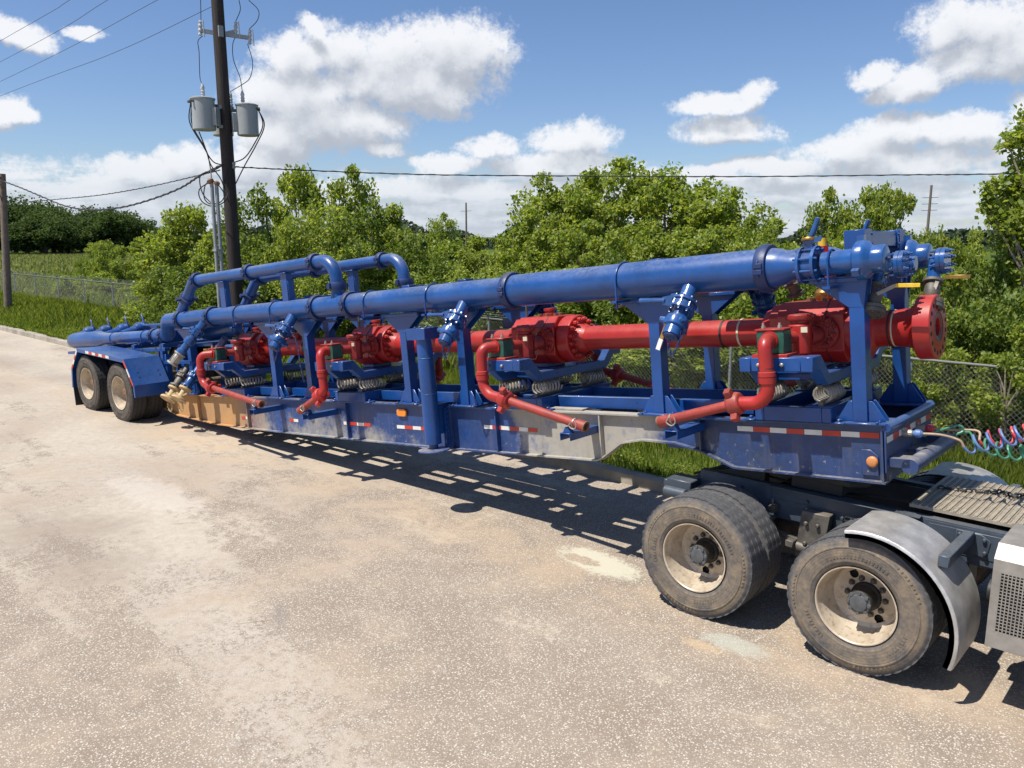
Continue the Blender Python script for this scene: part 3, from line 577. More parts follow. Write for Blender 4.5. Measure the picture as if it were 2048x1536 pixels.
# front end: wafer valve, hub union and blank
for s in (-1, 1):
    b = MB(); y = s * .59
    b.lathe([(-.61, .098), (-.61, .150), (-.585, .150), (-.585, .098)], (0, y, ZP), (1, 0, 0), 28); b.lathe([(-.49, .098), (-.49, .150), (-.465, .150), (-.465, .098)], (0, y, ZP), (1, 0, 0), 28)
    b.lathe([(-.585, .11), (-.49, .11)], (0, y, ZP), (1, 0, 0), 28)
    for i in range(8):
        a = 2 * math.pi * (i + .5) / 8; b.tube([(-.635, y + .128 * math.cos(a), ZP + .128 * math.sin(a)), (-.44, y + .128 * math.cos(a), ZP + .128 * math.sin(a))], .010, 8)
    b.box(-.57, -.505, y - .03, y + .03, ZP + .11, ZP + .17)
    v = b.build('wafer_valve', M['blue_valve'], TR)
    b = MB(); b.lathe([(0, .062), (.012, .066), (.024, .060)], (-.54, y, ZP + .19), (0, .2, 1), 24); b.tube([(-.54, y, ZP + .15), (-.54, y, ZP + .2)], .02, 10); b.build('notched_disc', M['brass'], v)
    b = MB(); b.tube([(-.54, y, ZP + .20), (-.50, y + .0, ZP + .27), (-.46, y, ZP + .37)], [.020, .022, .020], 12); b.prism([(-.06, 0), (.10, .02), (.12, .06), (0, .05)], (-.54, y - .03, ZP + .16), (1, 0, 0), (0, 0, 1), (0, .012, 0)); b.build('lever', M['blue_valve'], v)
    b = MB()
    b.lathe([(-.43, .092), (-.30, .092), (-.27, .098), (-.15, .102)], (0, y, ZP), (1, 0, 0), 32, cap=False)
    b.lathe([(-.185, .10), (-.175, .135), (-.155, .155), (-.10, .157), (-.075, .145), (-.055, .118), (-.04, .108), (.035, .108), (.05, .10), (.055, .085)], (0, y, ZP), (1, 0, 0), 36)
    for k_ in range(3):
        a = math.pi / 2 + k_ * 2 * math.pi / 3; dy, dz = math.cos(a), math.sin(a)
        b.obox((-.13, y + dy * .13, ZP + dz * .13), (-.13, y + dy * .195, ZP + dz * .195), .05, .055, up=(1, 0, 0))
    b.build('hub_union', M['blue_valve'], TR)
    b = MB(); b.chain([(.06, y, ZP), (.085, y + .01, ZP - .06), (.015, y + .03, ZP - .20), (-.05, y + .09, ZP - .24), (-.1, y + .1, ZP - .2)], .004, .024); b.tube([(.05, y, ZP), (.08, y, ZP)], .012, 8); b.build('blank_chain', M['blue_dark'], TR)
# centre tees with bolted blanks, dusty drain valves hanging under them
for k_, (y, x1) in enumerate(((-.31, .12), (.16, .30))):
    ex = (.22, .10)[k_]; b = MB(); b.tube(fil([(x1 - .04, y, 1.26), (x1 - ex, y, 1.26), (x1 - ex - .01, y - .05, 1.10)], .07), .052, 20)
    b.tube([(x1 - .25, y, 1.26), (-1.6, y + .0, 1.29)], .06, 20)
    b.lathe([(x1 - .08, .055), (x1 - .08, .108), (x1 - .05, .108), (x1 - .05, .100), (x1 - .044, .100), (x1 - .044, .108), (x1 - .012, .108)], (0, y, 1.26), (1, 0, 0), 28)
    b.lathe([(x1 - .40, .06), (x1 - .40, .11), (x1 - .38, .11), (x1 - .38, .06)], (0, y, 1.26), (1, 0, 0), 24)
    b.lathe([(x1 - .50, .06), (x1 - .50, .11), (x1 - .48, .11), (x1 - .48, .06)], (0, y, 1.26), (1, 0, 0), 24)
    for i in range(8):
        a = 2 * math.pi * (i + .5) / 8; yy, zz = y + .088 * math.cos(a), 1.26 + .088 * math.sin(a)
        b.tube([(x1 - .13, yy, zz), (x1 + .03, yy, zz)], .009, 8); b.tube([(x1 - .012, yy, zz), (x1 + .008, yy, zz)], .016, 6); b.tube([(x1 - .10, yy, zz), (x1 - .08, yy, zz)], .016, 6)
        b.tube([(x1 - .52, yy, zz), (x1 - .36, yy, zz)], .009, 8)
    tee = b.build('blanked_tee', M['blue_valve'], TR)
    d = Vector((.0, -.42, -.85)).normalized(); o = Vector((x1 - ex - .01, y - .05, 1.11))
    b = MB(); b.lathe([(0, .05), (0, .078), (.022, .078), (.022, .045), (.05, .055), (.10, .062), (.15, .055), (.17, .045), (.19, .05), (.19, .098), (.215, .098), (.215, .09), (.222, .09), (.222, .098), (.25, .098)], o, d, 24)
    b.bolts(o + d * .25, d, .078, 8, .012, .014); b.bolts(o + d * .17, d, .078, 8, .009, .02)
    dv = b.build('drain_valve', M['grime'], tee)
    b = MB(); b.obox(o + d * .08 + Vector((.03, -.05, 0)), (x1 - .06, y - .12, 1.10), .028, .006, up=(0, 1, 0)); b.build('valve_handle', M['steel'], dv)
    b = MB(); b.obox((x1 - .06, y - .12, 1.10), (x1 + .12, y - .12, 1.09), .032, .012, up=(0, 1, 0)); b.build('yellow_handle_grip', M['yellow' if k_ == 0 else 'brass'], dv, bevel=.003, loc=(0.06 * k_, 0, .03 * k_))

# ---- hanging inlet valves along the main pipes
def stretch(mb, o, d, k1, k2):
    out = []
    for p in mb.v:
        q = Vector(p) - o; a = d * q.dot(d); out.append(tuple(o + a * k1 + (q - a) * k2))
    mb.v = out; return mb
def inlet(x, s, kind):
    K1, K2 = (1.36, 1.2) if kind == 'cap' else (1.15, 1.12)
    y0 = s * .59; d = Vector((-.07 if kind == 'cap' else -.33, s * .62, -.78)).normalized(); o = Vector((x, y0, ZP)) + d * .12; F_ = lambda m_: stretch(m_, o, d, K1, K2)
    side = Vector((1, 0, 0)); side = (side - d * side.dot(d)).normalized()
    b = MB(); b.lathe([(0, .062), (.04, .060), (.13, .056)], o, d, 24)
    b.lathe([(.13, .056), (.13, .100), (.145, .100), (.145, .085), (.19, .085), (.19, .100), (.207, .100), (.207, .056)], o, d, 28)
    b.bolts(o + d * .11, d, .084, 8, .0085, .115, n=8); b.bolts(o + d * .118, d, .084, 8, .015, .013); b.bolts(o + d * .207, d, .084, 8, .015, .013)
    L0 = .207
    if kind == 'cap':
        b.lathe([(L0, .052), (L0 + .05, .055), (L0 + .055, .062), (L0 + .06, .088), (L0 + .10, .094), (L0 + .125, .088), (L0 + .13, .070), (L0 + .19, .068)], o, d, 26)
        for k_ in range(3):
            a = .6 + k_ * 2.094; t2 = d.cross(side); w = side * math.cos(a) + t2 * math.sin(a); c = o + d * (L0 + .09); b.tube([c + w * .07, c + w * .125], [.026, .02], 8)
    else:
        b.lathe([(L0, .05), (L0 + .06, .05), (L0 + .07, .075), (L0 + .12, .082), (L0 + .16, .075), (L0 + .17, .056), (L0 + .26, .054), (L0 + .28, .072), (L0 + .33, .072)], o, d, 26)
    v = F_(b).build('inlet_valve', M['blue_valve'], TR)
    e = MB(); q = o + d * .165
    e.obox(q - side * .09 - d * .02, q - side * .12 - d * .07 + Vector((0, 0, .02)), .03, .03)
    h0 = o + d * .10 - side * .05 + Vector((0, -s * -.03, 0))
    e.prism([(0, -.035), (.02, -.05), (.12, -.03), (.14, 0), (.12, .025), (.02, .035)], h0 + Vector((.02, s * .04, .0)), (-1, 0, 0), (0, 0, 1), (0, s * .012, 0))
    e.tube([h0 + Vector((-.08, s * .05, 0)), h0 + Vector((-.30, s * .05, .01))], [.014, .017], 10)
    F_(e).build('lever', M['blue_valve'], v)
    e = MB(); end = o + d * (L0 + (.19 if kind == 'cap' else .33))
    if kind == 'cap':
        e.lathe([(0, .066), (.0, .06), (.012, .055)], end, d, 24)
        e.obox(end + d * .012 - side * .03, end + d * .012 + side * .03, .012, .012)
        F_(e).build('end_cap', M['blue_dark'], v)
        e = MB(); e.chain([end + d * .015, end + Vector((-.02, 0, -.06)), end + Vector((.0, .0, -.13)), end + Vector((.06, 0, -.05)), end - d * .06 + side * .07], .0045, .026); F_(e).build('cap_chain', M['blue_dark'], v)
    else:
        e.lathe([(0, .07), (.0, .085), (.02, .085), (.022, .06), (.05, .066), (.11, .068), (.16, .06), (.165, .085), (.19, .085), (.195, .05)], end, d, 22)
        e.bolts(end + d * .02, d, .068, 6, .008, .15); F_(e).build('cam_adapter', M['steel'], v)
    return v, o, d, side, F_
for x in (-1.58, -4.46, -7.93, -10.50):
    for s in (-1, 1):
        v, o, d, side, F_ = inlet(x, s, 'cap' if x > -10 else 'adapter')
        if x == -7.93:
            e = MB(); e.lathe([(.255, .058), (.262, .064), (.275, .064), (.28, .058)], o, d, 24, cap=False); F_(e).build('yellow_ring', M['yellow_ring'], v)
            if s < 0: e = MB(); e.chain([o + d * .2 + side * .10, (x + .22, -.80, .85), (x + .28, -.82, .55), (x + .30, -.80, .30)], .0045, .026); e.build('hanging_chain', M['blue_dark'], v)
        if x == -1.58 and s < 0:
            e = MB(); q = o + d * .25 - side * .03 + Vector((0, -.09, 0)); e.obox(q, q + Vector((-.05, -.02, -.13)), .03, .008, up=(0, 1, 0)); F_(e).build('brass_strap', M['brass'], v)
            e = MB(); e.obox(q + Vector((-.05, -.02, -.13)), q + Vector((-.075, -.03, -.20)), .034, .010, up=(0, 1, 0)); F_(e).build('white_tag', M['white_tape'], v)
# four small grey drain valves under the far side of the pipes
for x in (-1.1, -3.1, -5.3):
    b = MB(); d = Vector((.2, .35, -.9)).normalized(); o = Vector((x, .30, 1.22))
    b.lathe([(0, .045), (.06, .045), (.06, .075), (.08, .075), (.08, .05), (.16, .05), (.16, .08), (.185, .08)], o, d, 20); b.bolts(o + d * .185, d, .06, 6, .009, .012); b.box(x - .03, x + .03, .2, .5, 1.24, 1.30)
    b.build('small_drain_valve', M['grime'], TR)

# ---- bypass pipes arching over the rear half
for s in (-1, 1):
    y = s * .59; dx = 0 if s < 0 else .0
    b = MB(); path = fil([(-6.93, y, 1.40), (-6.93, y, 1.93), (-10.85, y, 1.93), (-11.45, y, 1.40)], [.26, .20], 12)
    b.tube(path, .088, 24); b.lathe([(1.44, .10), (1.50, .092)], (-6.93, y, 0), (0, 0, 1), 24)
    bp = b.build('bypass_pipe', M['blue_pipe'], TR)
    for x in (-7.38, -9.08, -10.72):
        c = coupling(x, .090, -.59, 1.93); c = c if s < 0 else c.mirror(); c.build('grooved_coupling', M['couple'], bp, bevel=.003)
    c = coupling(0, .090, 0, 0, (0, 0, 1))
    for sy in (-1, 1): c.box(-.03, .03, sy * .11 - .04, sy * .11 + .04, -.035, .035)
    c.build('grooved_coupling', M['couple'], bp, loc=(-6.93, y, 1.58))
    c = MB(); dv = Vector((-.6, 0, -.53)).normalized(); c.lathe([(-.045, .094), (-.04, .122), (.04, .122), (.045, .094)], (-11.17, y, 1.65), dv, 24, cap=False)
    for sy in (-1, 1): c.obox(Vector((-11.17, y + sy * .10, 1.65)), Vector((-11.17, y + sy * .19, 1.65)), .05, .05, up=dv)
    c.build('grooved_coupling', M['couple'], bp)
    for x in (-8.12, -9.88):
        c = MB(); c.box(x - .075, x + .075, y - .05, y + .05, 1.44, 1.86); c.box(x - .10, x + .10, y - .09, y + .09, 1.835, 1.85); c.box(x + .078, x + .09, y - .04, y + .04, 1.46, 1.74); c.build('bypass_bracket', M['blue'], bp, bevel=.004)

# ---- rear low headers above the wheels
for s in (-1, 1):
    b = MB(); y = s * .59
    b.tube(fil([(-11.7, y, ZP), (-11.95, y, ZP), (-12.22, y - s * .10, 1.06), (-12.6, y - s * .10, 1.06)], .17, 10), .125, 28)
    y -= s * .10
    b.lathe([(-12.5, .110), (-14.75, .112), (-14.95, .12), (-15.2, .160), (-15.35, .166), (-16.5, .168), (-16.62, .158), (-16.72, .115), (-16.77, .05), (-16.78, .01)], (0, y, 1.06), (1, 0, 0), 34)
    h = b.build('rear_header', M['blue_pipe'], TR)
    for x in (-12.35, -12.74):
        c = coupling(x, .106, -.49, 1.06); c = c if s < 0 else c.mirror(); c.build('grooved_coupling', M['couple'], h, bevel=.003)
    for x in (-12.55, -13.1, -14.5):
        c = MB(); rr = .117; pts = [(x, y + rr * math.cos(a), 1.06 + rr * math.sin(a)) for a in [math.pi * i / 14 for i in range(15)]]
        c.tube([(x, y + rr, .90)] + pts + [(x, y - rr, .90)], .009, 8); c.box(x - .03, x + .03, y - .17, y + .17, .925, .945); c.build('u_bolt', M['blue'], h)
b = MB(); b.box(-16.8, -12.2, -.60, -.50, .78, .84); b.box(-16.8, -12.2, .50, .60, .78, .84)
for x in (-12.3, -13.5, -14.9): b.box(x - .06, x + .06, -.6, .6, .84, .92); b.box(x - .06, x + .06, -.58, -.48, .016, .72); b.box(x - .06, x + .06, .48, .58, .016, .72)
b.build('rear_rack', M['blue'], TR, bevel=.004)
for k_, x in enumerate((-14.5, -15.3, -16.2, -17.1)):
    b = MB(); b.tube([(x + .1, -.4, 1.10), (x, -.05, 1.18), (x, .32, 1.15)], .10, 20); b.lathe([(0, .09), (.02, .13), (.05, .13), (.06, .10), (.10, .10), (.11, .13), (.14, .13), (.15, .09), (.24, .11), (.30, .08), (.32, .03)], (x - .05, .0, 1.19), (-.45, .35, -.15), 24)
    b.lathe([(-.02, .02), (0, .10), (.05, .125), (.10, .13), (.2, .13)], (x + .02, -.10, 1.21), (0, 1, 0), 24)
    v = b.build('rear_outlet', M['blue'], TR)
    b = MB(); b.obox((x + .16, .05, 1.24), (x + .05, .05, 1.50), .05, .018, up=(0, 1, 0)); b.build('lever', M['blue'], v, bevel=.004)
b = MB(); b.box(-13.9, -13.2, -.05, .40, .92, 1.16); b.tube([(-14.3, .0, 1.27), (-12.9, .0, 1.24)], .028, 10); b.tube([(-12.75, .0, 1.13), (-12.3, 0, 1.18)], .05, 12); b.build('rear_valve_box', M['blue'], TR, bevel=.005)
b = MB(); b.lathe([(-.6, .05), (-.55, .09), (-.45, .14), (-.3, .15), (.3, .15), (.4, .14), (.46, .09)], (-10.95, -.12, 1.08), (1, .15, .06), 30); b.build('centre_header', M['blue_pipe'], TR)
b = MB(); b.box(-12.0, -10.75, -.45, .45, .83, .88); b.box(-11.95, -11.85, -.45, -.35, .02, .83); b.box(-10.9, -10.8, .35, .45, .02, .83); b.obox((-11.75, -.35, .75), (-11.15, -.42, .05), .07, .07); b.build('header_stand', M['blue'], TR, bevel=.004)
b = MB(); b.box(-12.4, -11.3, -.60, -.50, .55, .60); b.box(-12.4, -12.3, -.60, -.50, .02, .9); b.box(-11.8, -11.75, -.62, -.58, .25, .58); b.build('side_bracket', M['blue'], TR)
# ------------------------------------------------------------ red high-pressure line through the middle
b = MB(); ZR = .735
b.lathe([(-.32, .150), (-.12, .150), (.0, .165), (.06, .215), (.07, .262), (.195, .262), (.20, .255), (.20, .155), (.203, .15), (.203, .118), (.195, .112), (.195, .075), (-.05, .075)], (.05, 0, ZR), (1, 0, 0), 56, cap=False)
rl = b.build('outlet_flange', M['red'], TR, bevel=.003)
b = MB()
for i in range(16):
    a = 2 * math.pi * (i + .5) / 16; y, z = .212 * math.cos(a), ZR + .212 * math.sin(a)
    b.lathe([(.2005, .019), (.2015, .019)], (.05, y, z), (1, 0, 0), 14)
b.build('bolt_hole_shade', M['void'], rl, smooth=0)  # flat black discs on the face paint the darkness of the holes
b = MB(); b.lathe([(.2035, .118), (.2055, .118), (.2055, .126), (.2035, .13)], (.05, 0, ZR), (1, 0, 0), 40, cap=False); b.lathe([(.2, .110), (.2005, .090), (.16, .078), (.0, .078)], (.05, 0, ZR), (1, 0, 0), 40, cap=False); b.build('seal_ring', M['grime'], rl)
b = MB(); b.lathe([(-.02, .076), (-.019, .076)], (.05, 0, ZR), (1, 0, 0), 24); b.build('bore_shade', M['void'], rl)  # black disc across the pipe paints the dark inside of it
def band(x, r, m, w=.012, par=None):
    q = MB(); q.lathe([(x - w / 2, r + .001), (x - w / 2, r + .004), (x + w / 2, r + .004), (x + w / 2, r + .001)], (0, 0, ZR), (1, 0, 0), 36, cap=False); q.build('paint_band', M[m], par or rl)
band(-.10, .151, 'black'); band(-.07, .152, 'cream')
def rpipe(x0, x1, r0=.130, r1=.130, name='line_pipe'):
    b = MB(); b.lathe([(x0, r0), (x1, r1)], (0, 0, ZR), (1, 0, 0), 36, cap=False); return b.build(name, M['red'], TR)
def octo(r, ch=.40):
    c = r * (1 - ch); return [(-c, -r), (c, -r), (r, -c), (r, c), (c, r), (-c, r), (-r, c), (-r, -c)]
rpipe(-1.13, -3.26)
p_ = rpipe(-4.13, -6.44); p2_ = rpipe(-7.25, -9.58)
band(-1.62, .131, 'black', .02, p_); band(-1.44, .131, 'cream', .02, p_); band(-5.0, .131, 'black', .02, p_); band(-8.6, .131, 'black', .06, p2_)
b = MB(); b.lathe([(.13, .05), (.15, .055), (.17, .075), (.185, .075), (.19, .10), (.22, .10), (.225, .03)], (-8.9, 0, ZR), (0, 0, 1), 20); b.build('pipe_gauge_port', M['red_dark'], p2_)
def main_valve(x0, x1, R, kind):
    b = MB(); L = x1 - x0
    b.prism(octo(R * .93, .42), (x0, 0, ZR), (0, 1, 0), (0, 0, 1), (.10, 0, 0)); b.prism(octo(R, .42), (x0 + .08, 0, ZR), (0, 1, 0), (0, 0, 1), (L - .08, 0, 0))
    v = b.build('gate_valve_body', M['red'], TR, bevel=.008, smooth=0)
    b = MB()
    b.lathe([(-.12, .135), (-.10, .20), (-.02, .225), (.0, .225)], (x0, 0, ZR), (1, 0, 0), 32, cap=False); b.build('rear_hub', M['red'], v, bevel=.004); b = MB()
    if kind == 'front':
        b.lathe([(x1, R * .97), (x1 + .12, R * .97), (x1 + .13, R * .93), (x1 + .17, .19), (x1 + .20, .155), (x1 + .26, .152)], (0, 0, ZR), (1, 0, 0), 44, cap=False)
    else:
        b.lathe([(x1, R * .90), (x1 + .02, R * .98), (x1 + .17, R * .98), (x1 + .18, R * .94), (x1 + .18, .17), (x1 + .22, .165), (x1 + .30, .131)], (0, 0, ZR), (1, 0, 0), 44, cap=False)
    b.build('flange', M['red'], v, bevel=.004)
    b = MB()
    if kind != 'front':
        b.bolts((x1 + .18, 0, ZR), (1, 0, 0), R * .80, 16, .026, .045); b.bolts((x1 + .225, 0, ZR), (1, 0, 0), R * .80, 16, .014, .02)
    b.bolts((x0 - .02, 0, ZR), (-1, 0, 0), .19, 12, .02, .035); b.build('flange_bolts', M['red'], v, bevel=.002)
    b = MB(); xs = x0 + L * .62
    b.bolts((xs, 0, ZR + R), (0, 0, 1), .125, 8, .024, .028)
    b.build('bonnet_bolts', M['rustcap'], v)
    if kind == 'front':
        b = MB(); b.lathe([(0, .055), (.03, .075), (.07, .080), (.10, .062), (.11, .06)], (xs, 0, ZR + R), (0, 0, 1), 28); b.build('bonnet', M['brass'], v)
        b = MB(); b.lathe([(.125, .060), (.14, .075), (.15, .088), (.19, .088), (.21, .06), (.30, .05), (.31, .10), (.33, .10), (.345, .06), (.47, .05)], (xs, 0, ZR + R), (0, 0, 1), 6); b.build('packing_nut', M['red'], v)
        b = MB(); b.lathe([(.11, .058), (.125, .058)], (xs, 0, ZR + R), (0, 0, 1), 20); b.build('white_seal', M['cream'], v)
        b = MB(); b.tube([(xs, 0, ZR + R + .47), (xs, 0, ZR + R + .54)], .036, 16); b.build('yellow_cap', M['yellow'], v)
    else:
        b = MB(); b.lathe([(0, .075), (.03, .075), (.035, .055), (.055, .055), (.06, .07), (.085, .07), (.09, .04)], (xs, 0, ZR + R), (0, 0, 1), 22); b.build('bonnet', M['red'], v)
        b = MB(); b.tube([(xs - .28, -.08, ZR + R - .03), (xs - .28, -.08, ZR + R + .16)], .012, 8); b.build('grease_fitting', M['grime'], v)
    band_x = x0 + L * .78
    q = MB(); pts = [(band_x, yy * 1.004, ZR + zz * 1.004) for yy, zz in octo(R, .42)]; q.tube(pts, .0045, 6, closed=True); q.build('paint_band', M['black'], v)
    return v
def side_branch(v, x0, xp, s, kind, drop):
    """side valve, green spacer and elbow string on one side of a gate valve; xp = place of the port on the body"""
    y = lambda t: s * t
    ox = drop['ox']
    b = MB(); b.lathe([(0, .115), (.03, .115), (.035, .085), (.06, .085)], (xp, y(.262), ZR), (0, s, 0), 28)
    b.bolts((xp, y(.292), ZR), (0, s, 0), .095, 8, .016, .03)
    dr = Vector((x0 - xp, s * .30, 0)).normalized(); p0 = Vector((xp - .01, y(.31), ZR - .01)); vc = Vector(((xp + x0) / 2 + .0, y(.48), ZR - .01))
    b.tube([p0, vc], [.075, .062], 16); b.tube([vc, (x0, y(.76), ZR)], .052, 16); b.lathe([(-.03, .085), (.02, .085)], (x0 + .02, y(.70), ZR), (x0 - vc.x, s * .24, 0), 20)
    b.lathe([(-.02, .085), (.02, .085)], (vc + p0) / 2, dr, 20)
    sv = b.build('side_valve', M['red_dark'], v, bevel=.002)
    b = MB(); b.lathe([(-.15, .065), (-.14, .085), (.03, .098), (.10, .098), (.11, .085)], vc, (0, 0, 1), 10 if kind != 'front' else 22); b.box(vc.x - .14, vc.x - .06, vc.y - .03, vc.y + .03, vc.z - .05, vc.z + .05); b.build('valve_body', M['red_dark'] if kind != 'front' else M['red'], sv, bevel=.004)
    b = MB(); b.lathe([(.11, .075), (.135, .075), (.14, .105), (.155, .112), (.185, .112), (.195, .10), (.20, .05)], vc, (0, 0, 1), 24); b.bolts(vc + Vector((0, 0, .19)), (0, 0, 1), .03, 3, .02, .02)
    b.obox(vc + Vector((-.12, 0, .17)), vc + Vector((.13, 0, .17)), .05, .03); b.build('valve_cap', M['red_dark'], sv, bevel=.004)
    b = MB(); b.box(vc.x + .045, vc.x + .10, vc.y + s * .088, vc.y + s * .0985, vc.z + .04, vc.z + .085)
    b.build('small_plate', M['cream'], sv)
    # dark greasy port cluster on the flat of the body
    b = MB(); 
    for i in range(6):
        a = -1.3 + i * .55; c = Vector((xp + .03 + .095 * math.cos(a), y(.28), ZR + .01 + .12 * math.sin(a))); b.tube([c, c + Vector((0, s * .055, 0))], .026, 6); b.tube([c + Vector((0, s * .055, 0)), c + Vector((0, s * .08, 0))], .013, 8)
    b.lathe([(.28, .13), (.305, .13), (.31, .11)], (xp + .03, 0, ZR), (0, s, 0), 26)
    b.build('port_clamps', M['red_dark'], sv, bevel=.003)
    b = MB(); b.box(x0 - .115, x0 + .115, min(y(.72), y(.88)), max(y(.72), y(.88)), ZR - .115, ZR + .075); g = b.build('green_spacer', M['green'], v, bevel=.006)
    b = MB(); b.box(x0 - .125, x0 + .125, min(y(.71), y(.89)), max(y(.71), y(.89)), ZR + .076, ZR + .090); b.build('clamp_plate', M['red'], g, bevel=.003); b = MB(); b.box(x0 - .15, x0 + .15, min(y(.70), y(.91)), max(y(.70), y(.91)), ZR - .150, ZR - .116); b.build('clamp_plate', M['red'], g, bevel=.004)
    b = MB()
    for dx in (-.07, .07):
        b.tube([(x0 + dx, y(.84), ZR + .09), (x0 + dx, y(.84), ZR + .135)], .010, 8); b.tube([(x0 + dx, y(.84), ZR + .092), (x0 + dx, y(.84), ZR + .115)], .018, 6)
    b.build('clamp_bolts', M['steel'], g)
    # elbow string
    P = [Vector((x0 + a, y(t), z)) for a, t, z in drop['path']]
    path = fil(P, drop['rad'], 10); nj = 0
    b = MB(); b.lathe([(0, .072), (.02, .072)], P[0], (0, s, 0), 24); n = len(path)
    cl = drop['clamp']; cut = min(range(n), key=lambda i: (path[i] - Vector((x0 + cl[0], y(cl[1]), cl[2]))).length)
    b.tube(path[:cut + 1], .057, 22)
    el = b.build('elbow_pipe', M['red'], v)
    b = MB(); j = Vector((x0 + drop['joint'][0], y(drop['joint'][1]), drop['joint'][2])); b.lathe([(-.055, .056), (-.05, .068), (-.004, .070), (-.002, .060), (.004, .060), (.006, .070), (.04, .068), (.045, .056)], j, (0, 0, 1), 26); b.build('swivel_collar', M['red'], el)
    b = MB(); b.tube([j + Vector((0, 0, .066)), j + Vector((0, 0, .074))], .0565, 24); b.build('swivel_gap', M['black'], el)
    cpt = path[cut]; dd = (path[-1] - cpt).normalized()
    b = MB(); b.tube([cpt - dd * .02, path[-1] - dd * .03], .043, 22); b.lathe([(-.10, .044), (-.09, .053), (0, .053)], path[-1], dd, 22, cap=False)
    jp = b.build('branch_pipe', M['red_worn'], v)
    b = MB(); b.lathe([(-.02, .046), (-.015, .054), (.0, .054), (.0, .035), (-.10, .034)], path[-1] + dd * .012, dd, 22, cap=False); b.build('thread_end', M['rustcap'], jp)
    b = MB(); b.lathe([(-.065, .058), (-.06, .086), (-.025, .098), (.03, .098), (.045, .082), (.06, .072)], cpt, dd, 24)
    sd = dd.cross(Vector((0, 1, 0))).normalized(); u2 = dd.cross(sd)
    for k_ in range(3):
        a = .5 + k_ * 2.094; w = sd * math.cos(a) + u2 * math.sin(a); b.obox(cpt + w * .08, cpt + w * .15, .065, .06, up=dd)
    b.build('hammer_union', M['red' if kind == 'mid' else 'red_worn'], jp, bevel=.006)
    # bracket, cradle and clip that carry the pipe end
    e = path[-1] - dd * .13; sh = -.10 if dd.x > 0 else 0.0
    b = MB(); z = e.z - .10; bx = e.x + sh
    for q in (-.065, .057): b.box(bx + q, bx + q + .008, min(y(.57), y(1.07)), max(y(.57), y(1.02)), z - .075, z)
    b.box(bx - .065, bx + .065, min(y(.57), y(1.07)), max(y(.57), y(1.02)), z - .008, z)
    b.prism([(-.05, 0), (.05, 0), (.02, .055), (-.02, .055)], (bx, y(.98), z), (1, 0, 0), (0, 0, 1), (0, s * .06, 0)); b.build('pipe_bracket', M['blue'], TR, bevel=.003)
    b = MB(); b.lathe([(-.008, .050), (.008, .050)], e, dd, 20); q = e + Vector((0, s * .055, 0))
    b.tube(smooth_path([q + Vector((.0, 0, .02)), q + Vector((-.03, .0, -.02)), q + Vector((.02, .0, -.05)), q + Vector((.06, 0, -.02)), q + Vector((.05, 0, .03))], 14), .006, 6); b.build('pipe_clip', M['steel'], jp)
    return el
DROPS = {
 'back': dict(ox=.02, path=[(0, .88, ZR), (.02, 1.03, ZR), (.04, 1.03, .24), (-.24, 1.03, .228), (-.99, 1.03, .04)], rad=[.14, .15, .2], clamp=(-.27, 1.03, .22), joint=(.03, 1.03, .45)),
 'fwd': dict(ox=-.06, path=[(0, .88, ZR), (-.07, 1.03, ZR), (-.09, 1.03, .25), (.22, 1.03, .195), (1.24, 1.03, -.045)], rad=[.15, .18, .3], clamp=(.26, 1.03, .185), joint=(-.08, 1.03, .45)),
 'long': dict(ox=-.14, path=[(0, .88, ZR), (-.14, 1.03, ZR), (-.17, 1.03, .28), (.12, 1.03, .225), (1.52, 1.03, .0)], rad=[.15, .18, .3], clamp=(.18, 1.03, .215), joint=(-.155, 1.03, .47)),
 'short': dict(ox=.04, path=[(0, .88, ZR), (.05, 1.03, ZR), (.06, 1.03, .24), (.0, 1.06, .17), (-.50, 1.06, -.05)], rad=[.14, .08, .08], clamp=(-.06, 1.06, .145), joint=(.055, 1.03, .46))}
VALVES = [(-1.07, -.41, .268, 'front', -.78, 'back'), (-4.18, -3.54, .265, 'mid', -3.85, 'fwd'), (-7.26, -6.72, .258, 'mid', -6.90, 'short'), (-10.40, -9.86, .262, 'mid', -9.95, 'long')]
